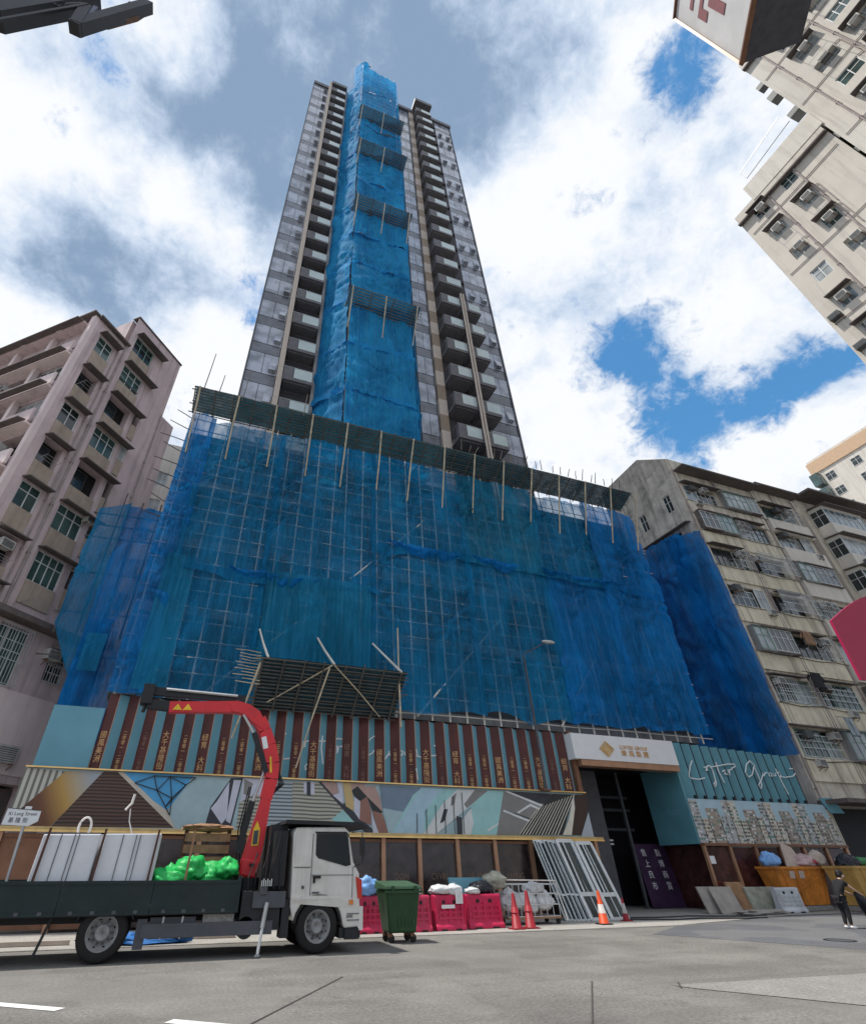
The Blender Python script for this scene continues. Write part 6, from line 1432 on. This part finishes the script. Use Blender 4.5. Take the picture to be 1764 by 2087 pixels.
cone(14.87, 18.75, .94, 'cone_orange', 'cone_band', 'orange cone with a grey band in front of the leaning aluminium frames', G_); cone(16.57, 19.6, .68, 'cone_red', 'cone_band', 'small dark red cone at the right end of the leaning frames', G_, 'cone_red')
# wire trolley with bags
ct = thing('wire_trolley', 'wire mesh trolley filled with white bags, left of the leaning frames', 'trolley', (12.55, 19.7, 0))
mb = MB()
for z in (.22, .55, .85, 1.12): mb.tube([(11.5, 19.4, z), (13.6, 19.4, z), (13.6, 20.2, z), (11.5, 20.2, z), (11.5, 19.4, z)], .018, 5, cap=False)
for k in range(9): x = 11.5 + k * 2.1 / 8; mb.tube([(x, 19.4, .22), (x, 19.4, 1.12)], .012, 5); mb.tube([(x, 20.2, .22), (x, 20.2, 1.12)], .012, 5)
mb.obj('wire_cage', 'grille', ct)
MB().box(11.48, 13.62, 19.38, 20.22, .16, .22).obj('base', 'wood', ct); MB().tube([(11.5, 19.4, 1.12), (11.5, 19.4, 1.25), (13.6, 19.4, 1.22), (13.75, 19.25, .12)], .022, 6).obj('frame_tube', 'rope', ct)
for x in (11.7, 13.5):
    for y in (19.45, 20.15): MB().lathe([(0, -.03), (.08, -.03), (.08, .03), (0, .03)], (x, y, .08), 12, 'y').obj('caster', 'rubber', ct)
C_ = 'white bags in the wire trolley'
for k, (x, z, lab) in enumerate(((11.85, .6, 'white bag at the left end of the wire trolley'), (12.55, .55, 'white bag in the middle of the wire trolley'), (13.2, .6, 'white bag at the right end of the wire trolley'), (12.9, .98, 'white bag lying on the other bags in the wire trolley'))):
    bag(x, 19.8, z, .38, .34 if k < 3 else .18, 'bag_white', 40 + k, lab, C_, .32, .3)
# leaning window frames
FX = [14.3, 14.42, 14.55, 14.72, 14.9, 15.08, 15.3, 15.95, 16.2]
for k in range(9):
    x = FX[k]; y = 20.42 - .035 * k; big = k in (6, 8)
    t = thing('window_frame', ('aluminium frame at the left end of the leaning row', 'second aluminium frame from the left of the leaning row', 'third aluminium frame from the left of the leaning row', 'fourth aluminium frame from the left of the leaning row', 'fifth aluminium frame from the left of the leaning row', 'sixth aluminium frame, tucked behind the broad pale middle one', 'broad pale aluminium frame in the middle of the leaning row', 'narrow aluminium frame between the two broad pale ones', 'broad pale aluminium frame at the right end of the leaning row')[k], 'window frame', (x, y, 0), 0, 'aluminium frames leaning on the hoarding')
    w = .74 if big else .66; y1 = y + 1.05; zt = 2.5 - .035 * (k % 3)
    def pt(u, s, d=0): return (x + w * u + .2 * (1 - s) + .25 * (s > 2), y - d + (y1 - y) * s, .02 + zt * s)
    fr = MB(); tk = .12 if big else .04
    for u in (0, 1): fr.bar(pt(u, 0), pt(u, 1), tk, .05)
    for s in (.0, .3, 1.0): fr.bar(pt(0, s), pt(1, s), .05, .13 if big else .05)
    if not big: fr.bar(pt(.5, .0), pt(.5, 1), .03, .04)
    fr.obj('frame', 'frame_white' if big else 'alu', t)
    gl = MB(); gl.hexa([pt(.03, .02, -.02), pt(.97, .02, -.02), pt(.97, .98, -.02), pt(.03, .98, -.02)], [pt(.03, .02, -.03), pt(.97, .02, -.03), pt(.97, .98, -.03), pt(.03, .98, -.03)]); gl.obj('pane', 'glass_dark', t)
    if big: MB().bar(pt(.28, .33, .03), pt(.34, .98, .03), .05, .04).obj('bead', 'frame_white', t)
# slabs and skips at the right
def lean(name, x0, x1, y, h, dy, th, m, label, cat_, group=None, slant=0):
    o = MB().hexa([(x0, y, .0), (x1, y, .0), (x1, y + th, .0), (x0, y + th, .0)], [(x0 + slant, y + dy, h), (x1 + slant, y + dy, h), (x1 + slant, y + dy + th, h), (x0 + slant, y + dy + th, h)]).obj(name, m)
    b = o.modifiers.new('soft', 'BEVEL'); b.width = .015; b.segments = 1
    return tag(o, label, cat_, group)
lean('stone_slab', 22.35, 23.3, 21.2, .92, .3, .1, 'slab', 'pale stone slab at the left end of the leaning slabs', 'slab', 'slabs leaning by the right hoarding')
lean('stone_slab', 22.75, 24.0, 20.9, .92, .35, .08, 'slab', 'pale stone slab overlapping the leftmost one, left of the plywood', 'slab', 'slabs leaning by the right hoarding')
lean('plywood_sheet', 23.85, 24.95, 21.0, 1.08, .35, .05, 'plywood', 'stained brown plywood sheet leaning between pale slabs', 'plywood')
lean('stone_slab', 24.7, 26.6, 20.95, .9, .2, .12, 'slab_mossy', 'mossy grey panel left of the white barrier', 'slab', 'slabs leaning by the right hoarding')
wbar = barrier(25.75, 20.65, R(-3), 'dirty white water barrier in front of the orange skip', 'barrier_white', None, 1.3)
tag(MB().lump((24.3, 20.4, .06), 1.3, .4, .1, 12, .6, 3, 24, 8).obj('rubble', 'slab'), 'low heap of rubble and scraps at the foot of the slabs', 'rubble')
def skip(x0, x1, y0, y1, h, m, label):
    t = thing('skip', label, 'skip', ((x0 + x1) / 2, (y0 + y1) / 2, 0)); s = .35
    MB().hexa([(x0 + s, y0 + .18, .22), (x1 - s, y0 + .18, .22), (x1 - s, y1 - .1, .22), (x0 + s, y1 - .1, .22)], [(x0, y0, h), (x1, y0, h), (x1, y1, h), (x0, y1, h)]).obj('tub', m, t)
    for a, b in (((x0, y0), (x1, y0)), ((x0, y1), (x1, y1)), ((x0, y0), (x0, y1)), ((x1, y0), (x1, y1))): MB().bar((a[0], a[1], h), (b[0], b[1], h), .09, .1).obj('rim', m, t)
    for k in range(4):
        u = (k + .5) / 4; xb = x0 + s + (x1 - x0 - 2 * s) * u; xt = x0 + (x1 - x0) * u
        MB().bar((xb, y0 + .17, .24), (xt, y0 - .01, h - .05), .08, .06).obj('rib', m, t)
    MB().bar((x0 + s, y0 + .15, .5), (x1 - s * .6, y0 + .02, h - .25), .05, .05).obj('brace', m, t)
    MB().box(x0 + s, x1 - s, y0 + .1, y1 - .1, .02, .2).obj('skid', 'concrete_pale', t)
    return t
sk = skip(26.5, 29.75, 20.75, 22.4 - .7, 1.6, 'skip_orange', 'orange builder skip heaped with rubbish beside the white barrier')
for x in (27.35, 27.95): MB().hexa([(x, 20.78, 1.2), (x + .3, 20.78, 1.2), (x + .3, 20.8, 1.2), (x, 20.8, 1.2)], [(x - .02, 20.73, 1.48), (x + .3, 20.73, 1.48), (x + .3, 20.75, 1.48), (x - .02, 20.75, 1.48)]).obj('notice', 'card', sk)
sk2 = skip(29.3, 33.5, 19.2, 20.5, 1.62, 'skip_yellow', 'ochre yellow builder skip at the right edge behind the walking person')
Q = 'rubbish heaped on the skips'
bag(26.95, 21.2, 1.85, .45, .35, 'bag_blue', 61, 'pale blue bag on the left end of the orange skip'); bag(27.55, 21.4, 1.8, .35, .3, 'bag_black', 62, 'black bag between the blue bag and the cardboard on the skip')
tag(MB().hexa([(27.7, 21.0, 1.6), (28.9, 21.0, 1.6), (28.9, 21.05, 1.6), (27.7, 21.05, 1.6)], [(28.1, 21.2, 2.6), (28.7, 21.2, 2.4), (28.7, 21.25, 2.4), (28.1, 21.25, 2.6)]).obj('cardboard', 'card'), 'sheet of pinkish cardboard standing in the orange skip', 'cardboard')
bag(29.0, 21.1, 1.8, .55, .32, 'cloth_pink', 63, 'pale pink cloth bundle on the orange skip'); bag(29.35, 21.0, 1.85, .4, .2, 'cloth_red', 64, 'red cloth bundle on the right end of the orange skip'); bag(29.7, 20.9, 1.9, .4, .35, 'card', 65, 'tan bundle of scraps between the two skips')
bag(30.3, 20.0, 1.8, .4, .28, 'bag_white', 66, 'white bag on the yellow skip'); tag(MB().tube([(30.4, 19.6, 1.85), (32.5, 19.8, 1.78)], .17, 10).obj('green_roll', 'cloth_green'), 'green roll lying across the yellow skip', 'roll')
bag(29.9, 19.7, 1.7, .5, .35, 'bag_black', 67, 'black bag at the left end of the yellow skip')

# ------------------------------------------------------------------ person
def skin_mesh(name, joints, edges, m, root, sub=2):
    me = bpy.data.meshes.new(name); names = list(joints); idx = {k: i for i, k in enumerate(names)}
    me.from_pydata([joints[k][0] for k in names], [(idx[a], idx[b]) for a, b in edges], [])
    o = bpy.data.objects.new(name, me); col.objects.link(o)
    sm = o.modifiers.new('skin', 'SKIN'); sm.use_smooth_shade = True
    for k, i in idx.items():
        r_ = joints[k][1]; o.data.skin_vertices[0].data[i].radius = (r_, r_) if not isinstance(r_, tuple) else r_
        o.data.skin_vertices[0].data[i].use_root = (k == root)
    ss_ = o.modifiers.new('sub', 'SUBSURF'); ss_.levels = sub; ss_.render_levels = sub
    bpy.context.view_layer.update()
    r = bpy.data.meshes.new_from_object(o.evaluated_get(bpy.context.evaluated_depsgraph_get()))
    bpy.data.objects.remove(o); r.materials.clear(); r.materials.append(M(m)); r.name = name
    r.polygons.foreach_set('use_smooth', [True] * len(r.polygons)); return r
pp = thing('person', 'person in black clothes and white shoes leaning forward, dragging a dark sack', 'person', (21.3, 14.9, 0), R(-8))
J = {'pel': ((.14, 0, .80), .115), 'wst': ((.22, 0, .95), .1), 'chs': ((.34, 0, 1.13), .125), 'nkb': ((.44, 0, 1.25), .07), 'nck': ((.49, 0, 1.31), .048), 'hd0': ((.55, 0, 1.37), .075), 'hd1': ((.575, 0, 1.44), .088), 'hd2': ((.58, 0, 1.5), .06), 'nos': ((.665, 0, 1.41), .02), 'chn': ((.62, 0, 1.355), .035),
     'hpL': ((.13, .08, .76), .09), 'knL': ((.16, .09, .43), .058), 'anL': ((.03, .08, .09), .036), 'toL': ((.16, .09, .04), .03),
     'hpR': ((.13, -.08, .76), .09), 'knR': ((.14, -.09, .43), .058), 'anR': ((.06, -.09, .09), .036), 'toR': ((.2, -.1, .04), .03),
     'shL': ((.40, .15, 1.2), .058), 'elL': ((.55, .2, 1.0), .042), 'wrL': ((.74, .12, .9), .028), 'plL': ((.8, .1, .88), .03),
     'shR': ((.40, -.15, 1.2), .058), 'elR': ((.6, -.2, 1.03), .042), 'wrR': ((.84, -.16, .92), .028), 'plR': ((.9, -.15, .89), .03)}
E = [('pel', 'wst'), ('wst', 'chs'), ('chs', 'nkb'), ('nkb', 'nck'), ('nck', 'hd0'), ('hd0', 'hd1'), ('hd1', 'hd2'), ('hd1', 'nos'), ('hd0', 'chn'), ('pel', 'hpL'), ('hpL', 'knL'), ('knL', 'anL'), ('anL', 'toL'), ('pel', 'hpR'), ('hpR', 'knR'), ('knR', 'anR'), ('anR', 'toR'), ('chs', 'shL'), ('shL', 'elL'), ('elL', 'wrL'), ('wrL', 'plL'), ('chs', 'shR'), ('shR', 'elR'), ('elR', 'wrR'), ('wrR', 'plR')]
for sd, s in (('L', 1), ('R', -1)):
    bx0 = J['pl' + sd][0]
    for f in range(4):
        a, b = f'f{f}{sd}', f'g{f}{sd}'; ln = (.04, .045, .042, .033)[f]
        J[a] = ((bx0[0] + .04, bx0[1] + (f - 1.5) * .019, bx0[2] - .015), .0085); J[b] = ((bx0[0] + .04 + ln * .5, bx0[1] + (f - 1.5) * .019, bx0[2] - .02 - ln * .8), .0075)
        E += [('pl' + sd, a), (a, b)]
    J['t0' + sd] = ((bx0[0] + .01, bx0[1] + s * .035, bx0[2] - .02), .009); J['t1' + sd] = ((bx0[0] + .04, bx0[1] + s * .03, bx0[2] - .045), .008); E += [('pl' + sd, 't0' + sd), ('t0' + sd, 't1' + sd)]
add(skin_mesh('body', J, E, 'skin', 'pel'), 'body', pp, (0, 0, 0))
def part_of(keys, grow, extra=None):
    j = {k: (J[k][0], J[k][1] + grow) for k in keys}
    if extra: j.update(extra)
    return j
J['pel'] = (J['pel'][0], .11)
kt = ['pel', 'wst', 'chs', 'nkb', 'shL', 'shR']
jt = part_of(kt, .03, {'hem': ((.14, 0, .765), .142), 'slL': ((.48, .175, 1.09), .07), 'slR': ((.51, -.18, 1.11), .07)})
add(skin_mesh('shirt', jt, [('hem', 'pel'), ('pel', 'wst'), ('wst', 'chs'), ('chs', 'nkb'), ('chs', 'shL'), ('shL', 'slL'), ('chs', 'shR'), ('shR', 'slR')], 'cloth_black', 'pel'), 'shirt', pp, (0, 0, 0))
jl = part_of(['pel', 'hpL', 'knL', 'hpR', 'knR'], .02, {'aL': ((.035, .08, .085), .048), 'aR': ((.063, -.09, .085), .048)})
add(skin_mesh('trousers', jl, [('pel', 'hpL'), ('hpL', 'knL'), ('knL', 'aL'), ('pel', 'hpR'), ('hpR', 'knR'), ('knR', 'aR')], 'cloth_black', 'pel'), 'trousers', pp, (0, 0, 0))
hm = MB().lump((.545, 0, 1.46), .115, .1, .09, 3, .12, 2.5, 18, 12).lump((.49, 0, 1.4), .07, .09, .1, 5, .15, 2.5, 14, 9); add(hm.mesh('hair', 'hair', True), 'hair', pp, (0, 0, 0))
for x, y in ((.1, .085), (.13, -.095)):
    add(MB().lump((x, y, .045), .14, .05, .048, 2, .08, 2, 16, 10).mesh('shoe', 'shoe_white', True), 'shoe', pp, (0, 0, 0))
add(MB().lump((.652, 0.0, 1.375), .03, .055, .04, 2, .05, 2, 12, 8).mesh('face_mask', 'sign_white', True), 'face_mask', pp, (0, 0, 0))
for s in (-1, 1): add(MB().lump((.648, s * .034, 1.435), .012, .014, .008, 1, 0, 1, 8, 6).mesh('eye', 'recess_dark', True), 'eye', pp, (0, 0, 0))
mb = MB()
def sk_(a, b):
    th = 2 * math.pi * a; r0 = .05 + .34 * b ** .8
    r0 *= 1 + .25 * noise.noise(Vector((math.cos(th) * 2, math.sin(th) * 2, b * 3)))
    c = Vector((22.08, 14.75, .92)).lerp(Vector((22.75, 14.8, .3)), b)
    e = math.sqrt(max(0, 1 - max(0, (b - .8) / .2) ** 2)); r0 *= e if b > .8 else 1
    return (c.x + r0 * math.cos(th) * .8, c.y + r0 * math.sin(th) * .7, max(.01, c.z + r0 * math.cos(th) * .55))
mb.grid(sk_, 22, 18); tag(mb.obj('sack', 'bag_black', None, True), 'long dark sack dragged by the person in black', 'sack')
